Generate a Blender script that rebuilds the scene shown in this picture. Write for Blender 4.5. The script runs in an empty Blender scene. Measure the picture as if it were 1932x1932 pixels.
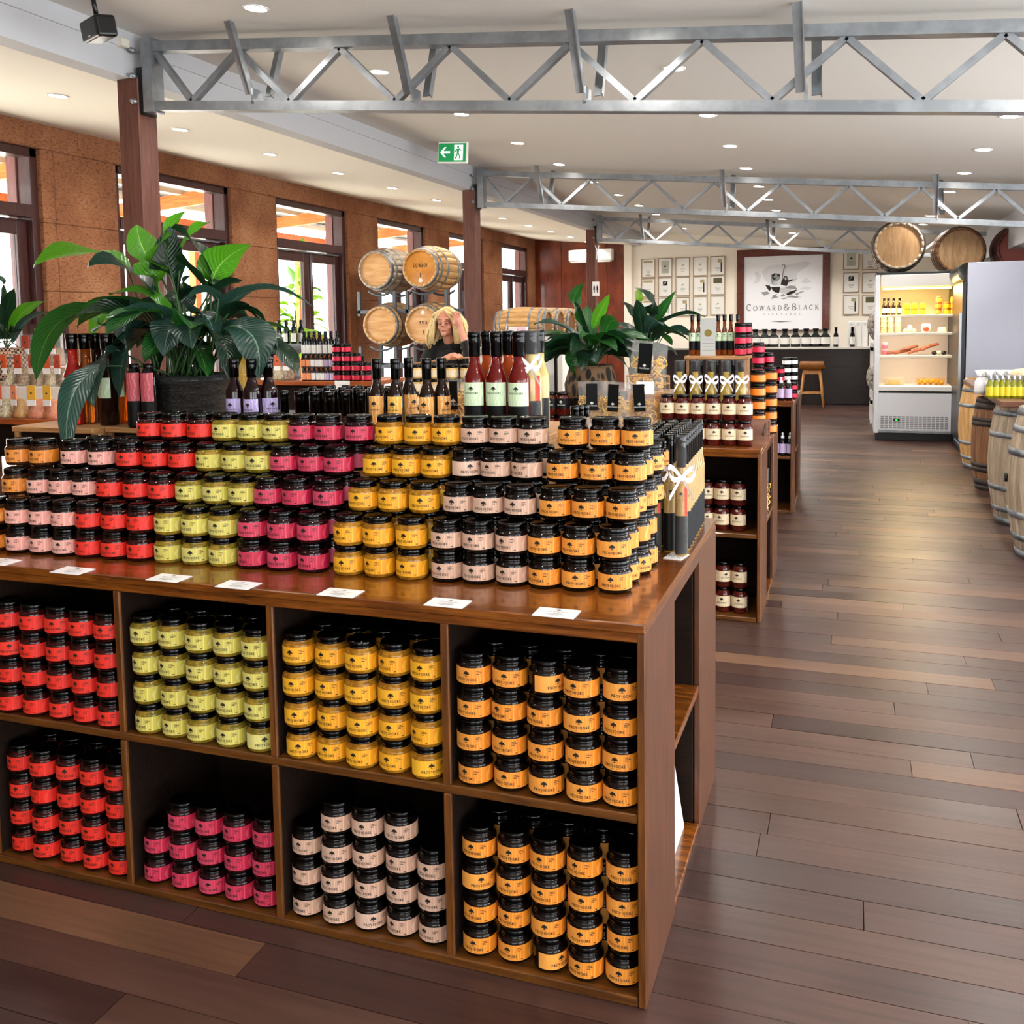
import bpy, bmesh, math, random
from mathutils import Vector, Matrix, Euler
sc = bpy.context.scene
COL = sc.collection
PI = math.pi
# ---------------------------------------------------------------- camera
F_PX, PP_X, PP_Y = 1803.2, 966.0, 749.9
YAW, PITCH, ROLL = -0.341143554, -0.0811205223, -0.0153672751
EYE = Vector((0, 0, 1.5))
_f = Vector((math.sin(YAW)*math.cos(PITCH), math.cos(YAW)*math.cos(PITCH), math.sin(PITCH)))
_r0 = Vector((math.cos(YAW), -math.sin(YAW), 0)); _u0 = _r0.cross(_f)
CR = math.cos(ROLL)*_r0 + math.sin(ROLL)*_u0
CU = -math.sin(ROLL)*_r0 + math.cos(ROLL)*_u0
cam = bpy.data.cameras.new('camera'); cam_o = bpy.data.objects.new('camera', cam); COL.objects.link(cam_o)
cam.sensor_fit = 'HORIZONTAL'; cam.sensor_width = 36; cam.lens = 36*F_PX/1932
cam.shift_x = (966-PP_X)/1932; cam.shift_y = (PP_Y-966)/1932
cam.clip_start = 0.05; cam.clip_end = 200
cam_o.matrix_world = Matrix(((CR.x, CU.x, -_f.x, EYE.x), (CR.y, CU.y, -_f.y, EYE.y), (CR.z, CU.z, -_f.z, EYE.z), (0, 0, 0, 1)))
sc.camera = cam_o
# ---------------------------------------------------------------- world, exposure
w = bpy.data.worlds.new('world'); sc.world = w; w.use_nodes = True
bg = w.node_tree.nodes['Background']; bg.inputs[0].default_value = (0.93, 0.97, 1.0, 1); bg.inputs[1].default_value = 8.0
sc.view_settings.view_transform = 'Standard'; sc.view_settings.look = 'None'
sc.view_settings.exposure = 0.32; sc.view_settings.gamma = 1.0; sc.view_settings.use_curve_mapping = False
sun = bpy.data.lights.new('sun', 'SUN'); sun.energy = 18.0; sun.angle = .02; sun.color = (1, .96, .88)
sun_o = bpy.data.objects.new('sun', sun); COL.objects.link(sun_o); sun_o.rotation_euler = (0, math.radians(-30), 0)   # high over the garden side; the verandah roof keeps it out of the shop
LAMP_W = 36.0        # watts of one ceiling downlight
# ---------------------------------------------------------------- helpers
def at(px, py, ax, v):
    """world point where the sight line of a photo pixel meets the plane x, y or z = v"""
    d = CR*((px-PP_X)/F_PX) - CU*((py-PP_Y)/F_PX) + _f
    i = 'xyz'.index(ax); t = (v-EYE[i])/d[i]
    return EYE + d*t
def lin(c):
    return c/12.92 if c <= .04045 else ((c+.055)/1.055)**2.4
def hx(s):
    s = s.lstrip('#'); return tuple(lin(int(s[i:i+2], 16)/255) for i in (0, 2, 4)) + (1.0,)
class MB:
    def __init__(s): s.v = []; s.f = []; s.m = []; s.s = []
    def add(s, vs, fs, mi=0, sm=False):
        o = len(s.v); s.v += [tuple(p) for p in vs]
        for f in fs: s.f.append(tuple(i+o for i in f)); s.m.append(mi); s.s.append(sm)
        return s
    def box(s, x0, x1, y0, y1, z0, z1, mi=0):
        return s.add([(x0,y0,z0),(x1,y0,z0),(x1,y1,z0),(x0,y1,z0),(x0,y0,z1),(x1,y0,z1),(x1,y1,z1),(x0,y1,z1)],
              [(0,3,2,1),(4,5,6,7),(0,1,5,4),(1,2,6,5),(2,3,7,6),(3,0,4,7)], mi)
    def bar(s, p, q, w, h, up=(0,0,1), mi=0):
        p = Vector(p); q = Vector(q); d = (q-p).normalized(); u = Vector(up)
        if abs(d.dot(u)) > .99: u = Vector((1,0,0))
        r = d.cross(u).normalized()*w/2; u = r.cross(d).normalized()*h/2
        vs = [p-r-u, p+r-u, p+r+u, p-r+u, q-r-u, q+r-u, q+r+u, q-r+u]
        return s.add(vs, [(0,1,2,3),(7,6,5,4),(0,4,5,1),(1,5,6,2),(2,6,7,3),(3,7,4,0)], mi)
    def lathe(s, prof, n=20, mi=0, sm=True, xf=None, a0=0, a1=2*PI, cap=True):
        full = abs(a1-a0-2*PI) < 1e-6; k = n if full else n+1
        vs = []
        for r, z in prof:
            for i in range(k):
                a = a0+(a1-a0)*i/n; vs.append(Vector((r*math.cos(a), r*math.sin(a), z)))
        fs = []
        for j in range(len(prof)-1):
            for i in range(n):
                i2 = (i+1) % k if full else i+1
                fs.append((j*k+i, j*k+i2, (j+1)*k+i2, (j+1)*k+i))
        if xf: vs = [xf @ p for p in vs]
        s.add(vs, fs, mi, sm)
        if full and cap:
            o = len(s.v)-len(vs)
            if prof[0][0] > 1e-5: s.f.append(tuple(o+i for i in reversed(range(k)))); s.m.append(mi); s.s.append(False)
            if prof[-1][0] > 1e-5: s.f.append(tuple(o+(len(prof)-1)*k+i for i in range(k))); s.m.append(mi); s.s.append(False)
        return s
    def tube(s, pts, r, n=6, mi=0, sm=True):
        pts = [Vector(p) for p in pts]; k = len(pts)
        rs = r if isinstance(r, (list, tuple)) else [r]*k
        vs = []; prev = None
        for i, p in enumerate(pts):
            d = (pts[min(i+1, k-1)]-pts[max(i-1, 0)]).normalized()
            if prev is None: prev = Vector((0,0,1)) if abs(d.z) < .9 else Vector((1,0,0))
            a = d.cross(prev).normalized(); b = a.cross(d).normalized(); prev = b
            for j in range(n):
                t = 2*PI*j/n; vs.append(p+(a*math.cos(t)+b*math.sin(t))*rs[i])
        fs = [(i*n+j, i*n+(j+1) % n, (i+1)*n+(j+1) % n, (i+1)*n+j) for i in range(k-1) for j in range(n)]
        fs += [tuple(reversed(range(n))), tuple((k-1)*n+j for j in range(n))]
        return s.add(vs, fs, mi, sm)
    def ball(s, c, r, n=10, m=7, mi=0):
        c = Vector(c); r = Vector(r) if hasattr(r, '__len__') else Vector((r, r, r)); prof = []
        vs = [c+Vector((0,0,-r.z))]
        for j in range(1, m):
            t = -PI/2+PI*j/m
            for i in range(n):
                a = 2*PI*i/n; vs.append(c+Vector((r.x*math.cos(t)*math.cos(a), r.y*math.cos(t)*math.sin(a), r.z*math.sin(t))))
        vs.append(c+Vector((0,0,r.z))); L = len(vs)-1
        fs = [(0, 1+(i+1) % n, 1+i) for i in range(n)]
        for j in range(m-2):
            for i in range(n): fs.append((1+j*n+i, 1+j*n+(i+1) % n, 1+(j+1)*n+(i+1) % n, 1+(j+1)*n+i))
        fs += [(L, 1+(m-2)*n+i, 1+(m-2)*n+(i+1) % n) for i in range(n)]
        return s.add(vs, fs, mi, True)
    def prism(s, pts, d, mi=0):
        """closed 3-D polygon pushed along vector d"""
        pts = [Vector(p) for p in pts]; d = Vector(d); n = len(pts)
        return s.add(pts+[p+d for p in pts], [tuple(range(n))[::-1], tuple(range(n, 2*n))]+[(i, (i+1) % n, n+(i+1) % n, n+i) for i in range(n)], mi)
    def xform(s, M):
        s.v = [tuple(M @ Vector(p)) for p in s.v]; return s
    def mesh(s, name, mats):
        me = bpy.data.meshes.new(name); me.from_pydata(s.v, [], s.f)
        if not isinstance(mats, (list, tuple)): mats = [mats]
        for m in mats: me.materials.append(m)
        me.polygons.foreach_set('material_index', s.m); me.polygons.foreach_set('use_smooth', s.s)
        me.update(); return me
    def build(s, name, mats, parent=None, loc=(0,0,0), rz=0):
        return place(s.mesh(name, mats), name, parent, loc, rz)
def place(me, name, parent=None, loc=(0,0,0), rz=0, rot=None):
    o = bpy.data.objects.new(name, me); COL.objects.link(o); o.location = loc
    o.rotation_euler = rot if rot else (0, 0, rz)
    if parent: o.parent = parent
    return o
def tag(o, label, cat, group=None):
    o['label'] = label; o['category'] = cat
    if group: o['group'] = group
    return o
def thing(name, label, cat, loc=(0,0,0), rz=0, group=None):
    return tag(place(None, name, None, loc, rz), label, cat, group)
def struct(o): o['kind'] = 'structure'; return o
def bevel(o, w=.003, seg=1):
    m = o.modifiers.new('bevel', 'BEVEL'); m.width = w; m.segments = seg; m.limit_method = 'ANGLE'; return o
ORD = ['first', 'second', 'third', 'fourth', 'fifth', 'sixth', 'seventh', 'eighth', 'ninth', 'tenth', 'eleventh', 'twelfth', 'thirteenth', 'fourteenth', 'fifteenth', 'sixteenth', 'seventeenth', 'eighteenth']
rnd = random.Random(7)
# ---------------------------------------------------------------- serif stroke lettering (flat outlines, z up, x right)
def arc(cx, cy, rx, ry, a, b, n=8):
    return [(cx+rx*math.cos(math.radians(a+(b-a)*i/n)), cy+ry*math.sin(math.radians(a+(b-a)*i/n))) for i in range(n+1)]
def _g():
    T, t = .15, .06
    def se(x, y, w=.3): return ([(x-w/2, y), (x+w/2, y)], .045)
    G = {}
    G['A'] = (.78, [([(.06,0),(.38,1)], t), ([(.38,1),(.70,0)], T), ([(.2,.36),(.58,.36)], t), se(.06,.02), se(.70,.02)])
    G['B'] = (.68, [([(.14,0),(.14,1)], T), (arc(.3,.76,.25,.22,90,-90), t+.04), (arc(.3,.27,.32,.25,90,-90), T*.8), ([(.08,.98),(.3,.98)], t), ([(.14,.53),(.3,.53)], t), ([(.06,.02),(.3,.02)], t)])
    G['C'] = (.76, [(arc(.42,.5,.36,.48,50,310,12), T*.8), ([(.66,.72),(.66,.98)], .045)])
    G['D'] = (.8, [([(.16,0),(.16,1)], T), (arc(.3,.5,.42,.48,90,-90,10), T*.8), ([(.06,.98),(.3,.98)], t), ([(.06,.02),(.3,.02)], t)])
    G['E'] = (.64, [([(.16,0),(.16,1)], T), ([(.06,.98),(.56,.98)], t), ([(.16,.52),(.46,.52)], t), ([(.06,.02),(.58,.02)], t), ([(.55,.98),(.55,.8)], t), ([(.57,.02),(.57,.22)], t)])
    G['I'] = (.36, [([(.18,0),(.18,1)], T), se(.18,.98), se(.18,.02)])
    G['K'] = (.76, [([(.16,0),(.16,1)], T), ([(.16,.42),(.6,.98)], t), ([(.32,.58),(.66,0)], T), se(.16,.98), se(.16,.02), se(.6,.98,.22), se(.68,.02,.2)])
    G['L'] = (.6, [([(.16,0),(.16,1)], T), se(.16,.98), ([(.06,.02),(.54,.02)], t), ([(.53,.02),(.53,.26)], t)])
    G['N'] = (.84, [([(.14,0),(.14,1)], t), ([(.14,1),(.68,0)], T), ([(.68,0),(.68,1)], t), se(.1,.98,.2), se(.14,.02), se(.68,.98)])
    G['O'] = (.84, [(arc(.42,.5,.36,.48,0,360,16), T*.75)])
    G['P'] = (.64, [([(.16,0),(.16,1)], T), (arc(.3,.72,.27,.26,90,-90), T*.75), ([(.06,.98),(.3,.98)], t), ([(.16,.46),(.3,.46)], t), se(.16,.02)])
    G['R'] = (.74, [([(.16,0),(.16,1)], T), (arc(.3,.74,.25,.24,90,-90), T*.75), ([(.06,.98),(.3,.98)], t), ([(.16,.5),(.3,.5)], t), ([(.32,.5),(.64,0)], T), se(.16,.02), se(.66,.02,.16)])
    G['S'] = (.6, [(arc(.3,.74,.2,.23,40,250)+arc(.3,.26,.22,.25,80,-150), T*.75)])
    G['T'] = (.66, [([(.33,0),(.33,1)], T), ([(.04,.98),(.62,.98)], t), se(.33,.02)])
    G['V'] = (.76, [([(.08,1),(.38,0)], T), ([(.38,0),(.68,1)], t), se(.08,.98), se(.68,.98,.22)])
    G['W'] = (1.1, [([(.08,1),(.34,0)], T), ([(.34,0),(.55,1)], t), ([(.55,1),(.78,0)], T), ([(.78,0),(1.0,1)], t), se(.08,.98), se(1.0,.98,.22)])
    G['Y'] = (.74, [([(.08,1),(.37,.48)], T), ([(.37,.48),(.66,1)], t), ([(.37,.5),(.37,0)], T), se(.08,.98,.22), se(.66,.98,.22), se(.37,.02)])
    G['F'] = (.6, [([(.16,0),(.16,1)], T), ([(.06,.98),(.54,.98)], t), ([(.16,.52),(.42,.52)], t), se(.16,.02)])
    G['3'] = (.56, [(arc(.26,.74,.2,.23,150,-80), T*.75), (arc(.26,.27,.23,.26,80,-150), T*.75)])
    G['0'] = (.6, [(arc(.3,.5,.22,.48,0,360,12), T*.75)])
    G['1'] = (.36, [([(.18,0),(.18,1)], T), ([(.18,1),(.04,.82)], t)])
    G['&'] = (.96, [(arc(.36,.76,.17,.21,-60,240,10)+[(.3,.5),(.8,.02)], t+.04), (arc(.36,.27,.28,.26,100,330,10)+[(.82,.5)], T*.8)])
    G[' '] = (.4, [])
    return G
GLY = _g()
def lettering(txt, size, gap=.12, bold=1.0, big=None):
    """list of strokes as quads (2-D), centred on x=0 with the base line at y=0"""
    x = 0; V = []; Fc = []
    for i, ch in enumerate(txt):
        wd, st = GLY[ch]; s = size*(big if big and i in big_set(txt) else 1)
        for pts, wdt in st:
            hw = wdt*bold/2; k = len(pts); o = len(V)
            for j, (a, b) in enumerate(pts):
                p0 = pts[max(j-1, 0)]; p1 = pts[min(j+1, k-1)]; dx, dy = p1[0]-p0[0], p1[1]-p0[1]; L = math.hypot(dx, dy) or 1
                nx, ny = -dy/L*hw, dx/L*hw
                V += [(x+(a+nx)*s, (b+ny)*s), (x+(a-nx)*s, (b-ny)*s)]
            for j in range(k-1): Fc.append((o+2*j, o+2*j+1, o+2*j+3, o+2*j+2))
        x += wd*s+gap*size
    x -= gap*size
    return [(a-x/2, b) for a, b in V], Fc, x
def big_set(txt):
    return {0}|{i+1 for i, c in enumerate(txt) if c in ' &'}|{i for i, c in enumerate(txt) if c == '&'}
# ---------------------------------------------------------------- materials
MATS = {}
def mat(name, base, rough=.5, metal=0.0, coat=0.0, trans=0.0, ior=1.45, emit=None, es=1.0, spec=.5, alpha=1.0):
    if name in MATS: return MATS[name]
    m = bpy.data.materials.new(name); m.use_nodes = True; b = m.node_tree.nodes['Principled BSDF']
    c = hx(base) if isinstance(base, str) else base
    b.inputs['Base Color'].default_value = c; b.inputs['Roughness'].default_value = rough; b.inputs['Metallic'].default_value = metal
    b.inputs['Coat Weight'].default_value = coat; b.inputs['Coat Roughness'].default_value = .08
    b.inputs['Transmission Weight'].default_value = trans; b.inputs['IOR'].default_value = ior
    b.inputs['Specular IOR Level'].default_value = spec; b.inputs['Alpha'].default_value = alpha
    if emit: b.inputs['Emission Color'].default_value = hx(emit); b.inputs['Emission Strength'].default_value = es
    MATS[name] = m; m['b'] = 1; return m
def nd(m, t, **k):
    n = m.node_tree.nodes.new(t)
    for a, v in k.items():
        if a in n.inputs.keys() if hasattr(n.inputs, 'keys') else False: n.inputs[a].default_value = v
        else: setattr(n, a, v)
    return n
def lk(m, a, b): m.node_tree.links.new(a, b)
def bs(m): return m.node_tree.nodes['Principled BSDF']
def ramp(m, fac, stops):
    r = nd(m, 'ShaderNodeValToRGB'); e = r.color_ramp.elements
    while len(e) < len(stops): e.new(.5)
    for x, (p, c) in zip(e, stops): x.position = p; x.color = hx(c) if isinstance(c, str) else c
    lk(m, fac, r.inputs[0]); return r
def coords(m, scale=(1,1,1), rand=False, kind='Object'):
    tc = nd(m, 'ShaderNodeTexCoord'); mp = nd(m, 'ShaderNodeMapping'); mp.inputs['Scale'].default_value = scale
    lk(m, tc.outputs[kind], mp.inputs[0])
    if rand:
        oi = nd(m, 'ShaderNodeObjectInfo'); ml = nd(m, 'ShaderNodeMath', operation='MULTIPLY'); ml.inputs[1].default_value = 37.0
        lk(m, oi.outputs['Random'], ml.inputs[0]); cb = nd(m, 'ShaderNodeCombineXYZ')
        for i in range(3): lk(m, ml.outputs[0], cb.inputs[i])
        lk(m, cb.outputs[0], mp.inputs['Location'])
    return mp.outputs[0]
def noise(m, vec, scale, detail=4, rough=.6, dist=0.0):
    n = nd(m, 'ShaderNodeTexNoise'); n.inputs['Scale'].default_value = scale; n.inputs['Detail'].default_value = detail
    n.inputs['Roughness'].default_value = rough; n.inputs['Distortion'].default_value = dist
    lk(m, vec, n.inputs['Vector']); return n.outputs['Fac']
def bump(m, h, strength=.3, dist=.01):
    b = nd(m, 'ShaderNodeBump'); b.inputs['Strength'].default_value = strength; b.inputs['Distance'].default_value = dist
    lk(m, h, b.inputs['Height']); lk(m, b.outputs[0], bs(m).inputs['Normal'])
def mixc(m, a, b, fac, mode='MIX'):
    x = nd(m, 'ShaderNodeMix', data_type='RGBA', blend_type=mode)
    for s, v in ((0, fac), (6, a), (7, b)):
        if isinstance(v, (int, float)): x.inputs[s].default_value = v
        elif isinstance(v, tuple): x.inputs[s].default_value = v
        else: lk(m, v, x.inputs[s])
    return x.outputs[2]
def wood(name, cols, stretch=(1,12,12), scale=6, rough=.3, coat=.3, rand=True, bmp=.08):
    m = mat(name, cols[0], rough, coat=coat)
    v = coords(m, stretch, rand)
    f = noise(m, v, scale, 6, .65, .6)
    r = ramp(m, f, [(.28, cols[0]), (.5, cols[1]), (.72, cols[2])])
    lk(m, r.outputs[0], bs(m).inputs['Base Color']); bump(m, f, bmp, .004); return m
def speckle(name, c1, c2, scale=30, rough=.5, coat=0, lo=.4, hi=.6, detail=3):
    m = mat(name, c1, rough, coat=coat); v = coords(m, (1,1,1), True)
    r = ramp(m, noise(m, v, scale, detail), [(lo, c1), (hi, c2)]); lk(m, r.outputs[0], bs(m).inputs['Base Color']); return m
M_cab = wood('cabinet_wood', ['#3a1a05', '#66350d', '#8a5018'], (1,14,14), 5, .24, .5)
M_cabv = wood('cabinet_wood_upright', ['#341a0d', '#4e2914', '#683a1f'], (14,14,1), 5, .38, .15)
M_cabe = wood('cabinet_edge', ['#3a1d08', '#5c330f', '#744616'], (14,14,1), 5, .35, .2)
M_cabm = wood('cabinet_shelf', ['#321806', '#54300e', '#6e4214'], (1,14,14), 5, .3, .3)
M_cabin = wood('dark_shade_wood', ['#0e0703', '#180c06', '#22120a'], (1,14,14), 5, .85, .0); bs(M_cabin).inputs['Specular IOR Level'].default_value = .15  # cubby shade is put into this wood colour; also plain dark boards
M_post = wood('red_post_wood', ['#43221a', '#5c3428', '#704436'], (12,12,1), 4, .5, 0)
M_joist = wood('orange_timber', ['#a84e22', '#c8672e', '#dc7d3c'], (1,10,10), 4, .6, 0)
M_jamb = wood('dark_red_jamb', ['#2c1414', '#3c1c1a', '#4a2622'], (10,10,1), 4, .4, .1)
M_jamblite = wood('mid_red_jamb', ['#5a3432', '#6e423c', '#7e5048'], (10,10,1), 4, .4, .1)
M_riser = wood('pale_riser_wood', ['#7a5330', '#a8784a', '#c29766'], (1,10,10), 5, .5, 0)
M_stool = wood('stool_wood', ['#b57a42', '#c98d52', '#d9a468'], (8,8,1), 5, .4, .1)
M_stoolseat = wood('stool_seat', ['#7a4712', '#8e5518', '#a06424'], (1,8,8), 5, .45, .1)
M_bar = wood('bar_front_wood', ['#120a07', '#1c110c', '#281811'], (1,10,10), 3, .35, .2)
M_ply = wood('red_plywood', ['#4a1a0c', '#6e2a12', '#8a4018'], (3,3,1.2), 2.2, .35, .3)
M_bartop = wood('table_plank', ['#4a2c1e', '#6a4230', '#805642'], (1,10,10), 5, .5, .1)
M_frame = wood('sign_frame_wood', ['#3c150a', '#5c2412', '#74341c'], (6,6,6), 4, .35, .2)
M_white = mat('white_paint', '#d9d4ca', .7)
M_wallw = mat('cream_wall', '#f2e8d8', .75)
M_ceill = mat('cream_daylit_ceiling', '#f6f1e4', .85)  # cream paint, made paler to carry the window daylight in its colour
M_ceil = mat('ceiling_paint', '#dedad2', .85)
M_beam = mat('beam_paint', '#bcbcbe', .6)
M_steel = mat('galvanised_steel', '#9a9ea2', .38, .85)
M_steel2 = speckle('galvanised_grey', '#868a8e', '#979b9f', 9, .42); bs(M_steel2).inputs['Metallic'].default_value = .7
M_dark = mat('black_plastic', '#08090a', .35)
M_blackg = mat('black_gloss_lid', '#020202', .12, spec=.28)
M_blackm = mat('black_matt', '#0c0d0e', .6)
M_paper = mat('white_paper', '#eceae6', .6)
M_card = mat('price_card', '#e9e9ea', .35, coat=.3)
M_ink = mat('dark_ink', '#17120e', .6)
M_inkg = mat('grey_ink', '#6f6f6f', .6)
M_lens = mat('lamp_lens', '#ffffff', .4, emit='#fff6e8', es=40)
M_lamprim = mat('lamp_rim', '#e8e6e2', .4)
M_fridge = mat('fridge_white', '#dfe1e6', .25, coat=.3)
M_glass = mat('clear_glass', '#ffffff', .02, trans=1.0, ior=1.3)
M_pane = mat('window_pane', '#ffffff', .01, trans=1.0, ior=1.01)
M_cello = mat('cellophane', '#f4f6f8', .12, alpha=.10); M_sleeve = mat('clear_sleeve', '#f4f6f8', .06, alpha=.035, spec=.3)
M_ribbon = mat('white_ribbon', '#eeeef2', .5)
def earth():
    m = mat('rammed_earth', '#a0643a', .95); v = coords(m, (1,1,1))
    f1 = noise(m, v, 1.6, 5, .6); f2 = noise(m, coords(m, (1,1,3)), 26, 6, .75)
    r1 = ramp(m, f1, [(.3, '#7e4e30'), (.5, '#9c6644'), (.7, '#b27e58')])
    r2 = ramp(m, f2, [(.36, '#5c3018'), (.5, '#ffffff'), (.7, '#ffffff')])
    lk(m, mixc(m, r1.outputs[0], r2.outputs[0], .75, 'MULTIPLY'), bs(m).inputs['Base Color']); bump(m, f2, .5, .02); return m
M_earth = earth()
def plankmat(name, island):
    m = mat(name, '#4a3028', .34, coat=.0); v = coords(m, (.6,14,14), not island)
    f = noise(m, v, 3.0, 7, .7, .5)
    src = nd(m, 'ShaderNodeNewGeometry').outputs['Random Per Island'] if island else nd(m, 'ShaderNodeObjectInfo').outputs['Random']
    base = ramp(m, src, [(0, '#46312d'), (.25, '#503731'), (.5, '#573c34'), (.8, '#604439'), (.97, '#7c5a44')])
    gr = ramp(m, f, [(.2, '#8a8a8a'), (.5, '#dcdad8'), (.75, '#ffffff')])
    f2 = noise(m, coords(m, (1,1,1), not island), 1.7, 3, .5); wear = ramp(m, f2, [(.35, '#b8b2b4'), (.65, '#ffffff')])
    c1 = mixc(m, base.outputs[0], gr.outputs[0], .8, 'MULTIPLY')
    lk(m, mixc(m, c1, wear.outputs[0], .6, 'MULTIPLY'), bs(m).inputs['Base Color'])
    rr = ramp(m, f2, [(.3, (.30,.30,.30,1)), (.7, (.44,.44,.44,1))]); lk(m, rr.outputs[0], bs(m).inputs['Roughness'])
    bump(m, f, .12, .003); return m
M_plank = plankmat('floor_plank_wood', False); M_plank2 = plankmat('floor_plank_wood_far', True)
def staves(name, cols, n=22):
    m = wood(name, cols, (12,12,1.2), 3, .6, 0); return m
M_oak = staves('oak_pale', ['#a87844', '#c9995c', '#dcb47a']); M_oakw = staves('oak_worn', ['#8a7a68', '#ab9983', '#c4b39b'])
M_oakd = staves('oak_brown', ['#5e3d24', '#855a38', '#a07048']); M_oakh = wood('oak_head', ['#b98348', '#d3a066', '#e2ba86'], (1,6,1), 4, .5, .1)
M_oakr = wood('oak_head_rustic', ['#8a6844', '#a8835a', '#bd9a70'], (7,1,1), 4, .6, 0)
M_oakhoney = wood('oak_head_honey', ['#a8641c', '#c8842e', '#d8a050'], (1.5,1,4), 3, .4, .2)
M_hoop = speckle('hoop_steel', '#6f757b', '#9aa0a6', 12, .5); bs(M_hoop).inputs['Metallic'].default_value = .6
M_hoopd = speckle('hoop_rust', '#2a211c', '#41342c', 12, .6)
# jar contents and labels
def jam(name, a, b, rough=.12):
    m = speckle(name, a, b, 60, .07, 0); bs(m).inputs['Specular IOR Level'].default_value = .35; return m
JAM = {'red': jam('jam_dark_red', '#1d0404', '#320909'), 'lime': jam('relish_green', '#5e5416', '#8a6c24'), 'pink': jam('jam_plum', '#150306', '#24060a'),
       'yellow': jam('relish_mustard', '#7c4e10', '#9c6c1c'), 'beige': jam('jam_black', '#080505', '#120b09'), 'orange': jam('chutney_black', '#090504', '#160b06'),
       'blush': jam('jam_black2', '#0c0706', '#180d0a'), 'amber': jam('chutney_brown', '#2a1507', '#3e200c')}
LAB = {'red': ('#cc1c0e', '#dc3826'), 'lime': ('#b8aa40', '#d2c87c'), 'pink': ('#ae1536', '#c84c66'), 'yellow': ('#d88a04', '#e8b02c'),
       'beige': ('#b58c74', '#cfae9a'), 'orange': ('#d07610', '#e49c46'), 'blush': ('#d08a7e', '#e0b2a4'), 'amber': ('#c66e14', '#da9444')}
def labelmat(key):
    a, b = LAB[key]; m = mat('label_'+key, a, .5); v = coords(m, (1,1,.35))
    wv = nd(m, 'ShaderNodeTexWave'); wv.inputs['Scale'].default_value = 42; wv.inputs['Distortion'].default_value = 7; wv.inputs['Detail'].default_value = 1.5
    lk(m, v, wv.inputs['Vector']); tc = nd(m, 'ShaderNodeTexCoord'); sp = nd(m, 'ShaderNodeSeparateXYZ'); lk(m, tc.outputs['Object'], sp.inputs[0])
    side = nd(m, 'ShaderNodeMapRange'); side.inputs[1].default_value = -.045; side.inputs[2].default_value = .03; lk(m, sp.outputs[0], side.inputs[0])
    g = ramp(m, side.outputs[0], [(0, b), (1, a)]); k = ramp(m, wv.outputs['Fac'], [(.80, (0,0,0,1)), (.92, (.75,.75,.75,1))])
    lk(m, mixc(m, g.outputs[0], hx(b), k.outputs[0]), bs(m).inputs['Base Color']); return m
LABM = {k: labelmat(k) for k in LAB}
# ---------------------------------------------------------------- the room
WX = -6.0; BACK = 18.4; RX = 3.2; FRONT = -4.0
def cz(x): return 3.13-.088*(x+3.7)           # main ceiling
def czl(x): return 3.085-.09*(x+6.0)          # lower ceiling by the windows
BX = -3.9                                     # step between the two ceilings
mb = MB().box(WX-.3, RX+.3, FRONT-.3, BACK+.3, -.12, -.022)
floor = struct(mb.build('floor', M_cabin))
# floor boards: individual boards where they show largest, the rest one part
PW = .125
big = []; rest = MB()
rr = random.Random(3)
def visible(x0, x1, y0, y1):
    p = Vector(((x0+x1)/2, (y0+y1)/2, 0))-EYE
    d = p.dot(_f)
    if d < .3: return 0
    best = 0
    for xx in (x0, (x0+x1)/2, x1):
        p = Vector((xx, (y0+y1)/2, 0))-EYE; d = p.dot(_f)
        if d < .3: continue
        u = PP_X+F_PX*p.dot(CR)/d; v = PP_Y-F_PX*p.dot(CU)/d
        if -200 < u < 2130 and v < 2200:
            hid = (-2.7 < xx < -.42) and (y0 > 1.95)
            best = max(best, (0 if hid else 1)*(x1-x0)*PW/(d*d))
    return best
y = FRONT; boards = []
while y < BACK:
    x = WX-rr.random()*1.6
    while x < RX:
        L = rr.uniform(.9, 2.3); x0, x1 = max(x, WX), min(x+L, RX)
        if x1-x0 > .05: boards.append((visible(x0, x1, y, y+PW), x0, x1, y, rr.uniform(-.0012, 0)))
        x += L
    y += PW
boards.sort(key=lambda b: -b[0])
def plank_verts(x0, x1, y0, y1, z):
    e = .0012; return [(x0+e,y0+e,-.022),(x1-e,y0+e,-.022),(x1-e,y1-e,-.022),(x0+e,y1-e,-.022),(x0+e,y0+e,z),(x1-e,y0+e,z),(x1-e,y1-e,z),(x0+e,y1-e,z)]
PF = [(4,5,6,7),(0,1,5,4),(1,2,6,5),(2,3,7,6),(3,0,4,7)]
for i, (sc_, x0, x1, y0, dz) in enumerate(boards):
    if i < 300:
        MB().add(plank_verts(0, x1-x0, 0, PW, dz), PF).build('plank', M_plank, floor, (x0, y0, 0))
    else:
        rest.add(plank_verts(x0, x1, y0, y0+PW, dz), PF)
o = rest.build('plank_field', M_plank2, floor); o['kind'] = 'stuff'
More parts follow.
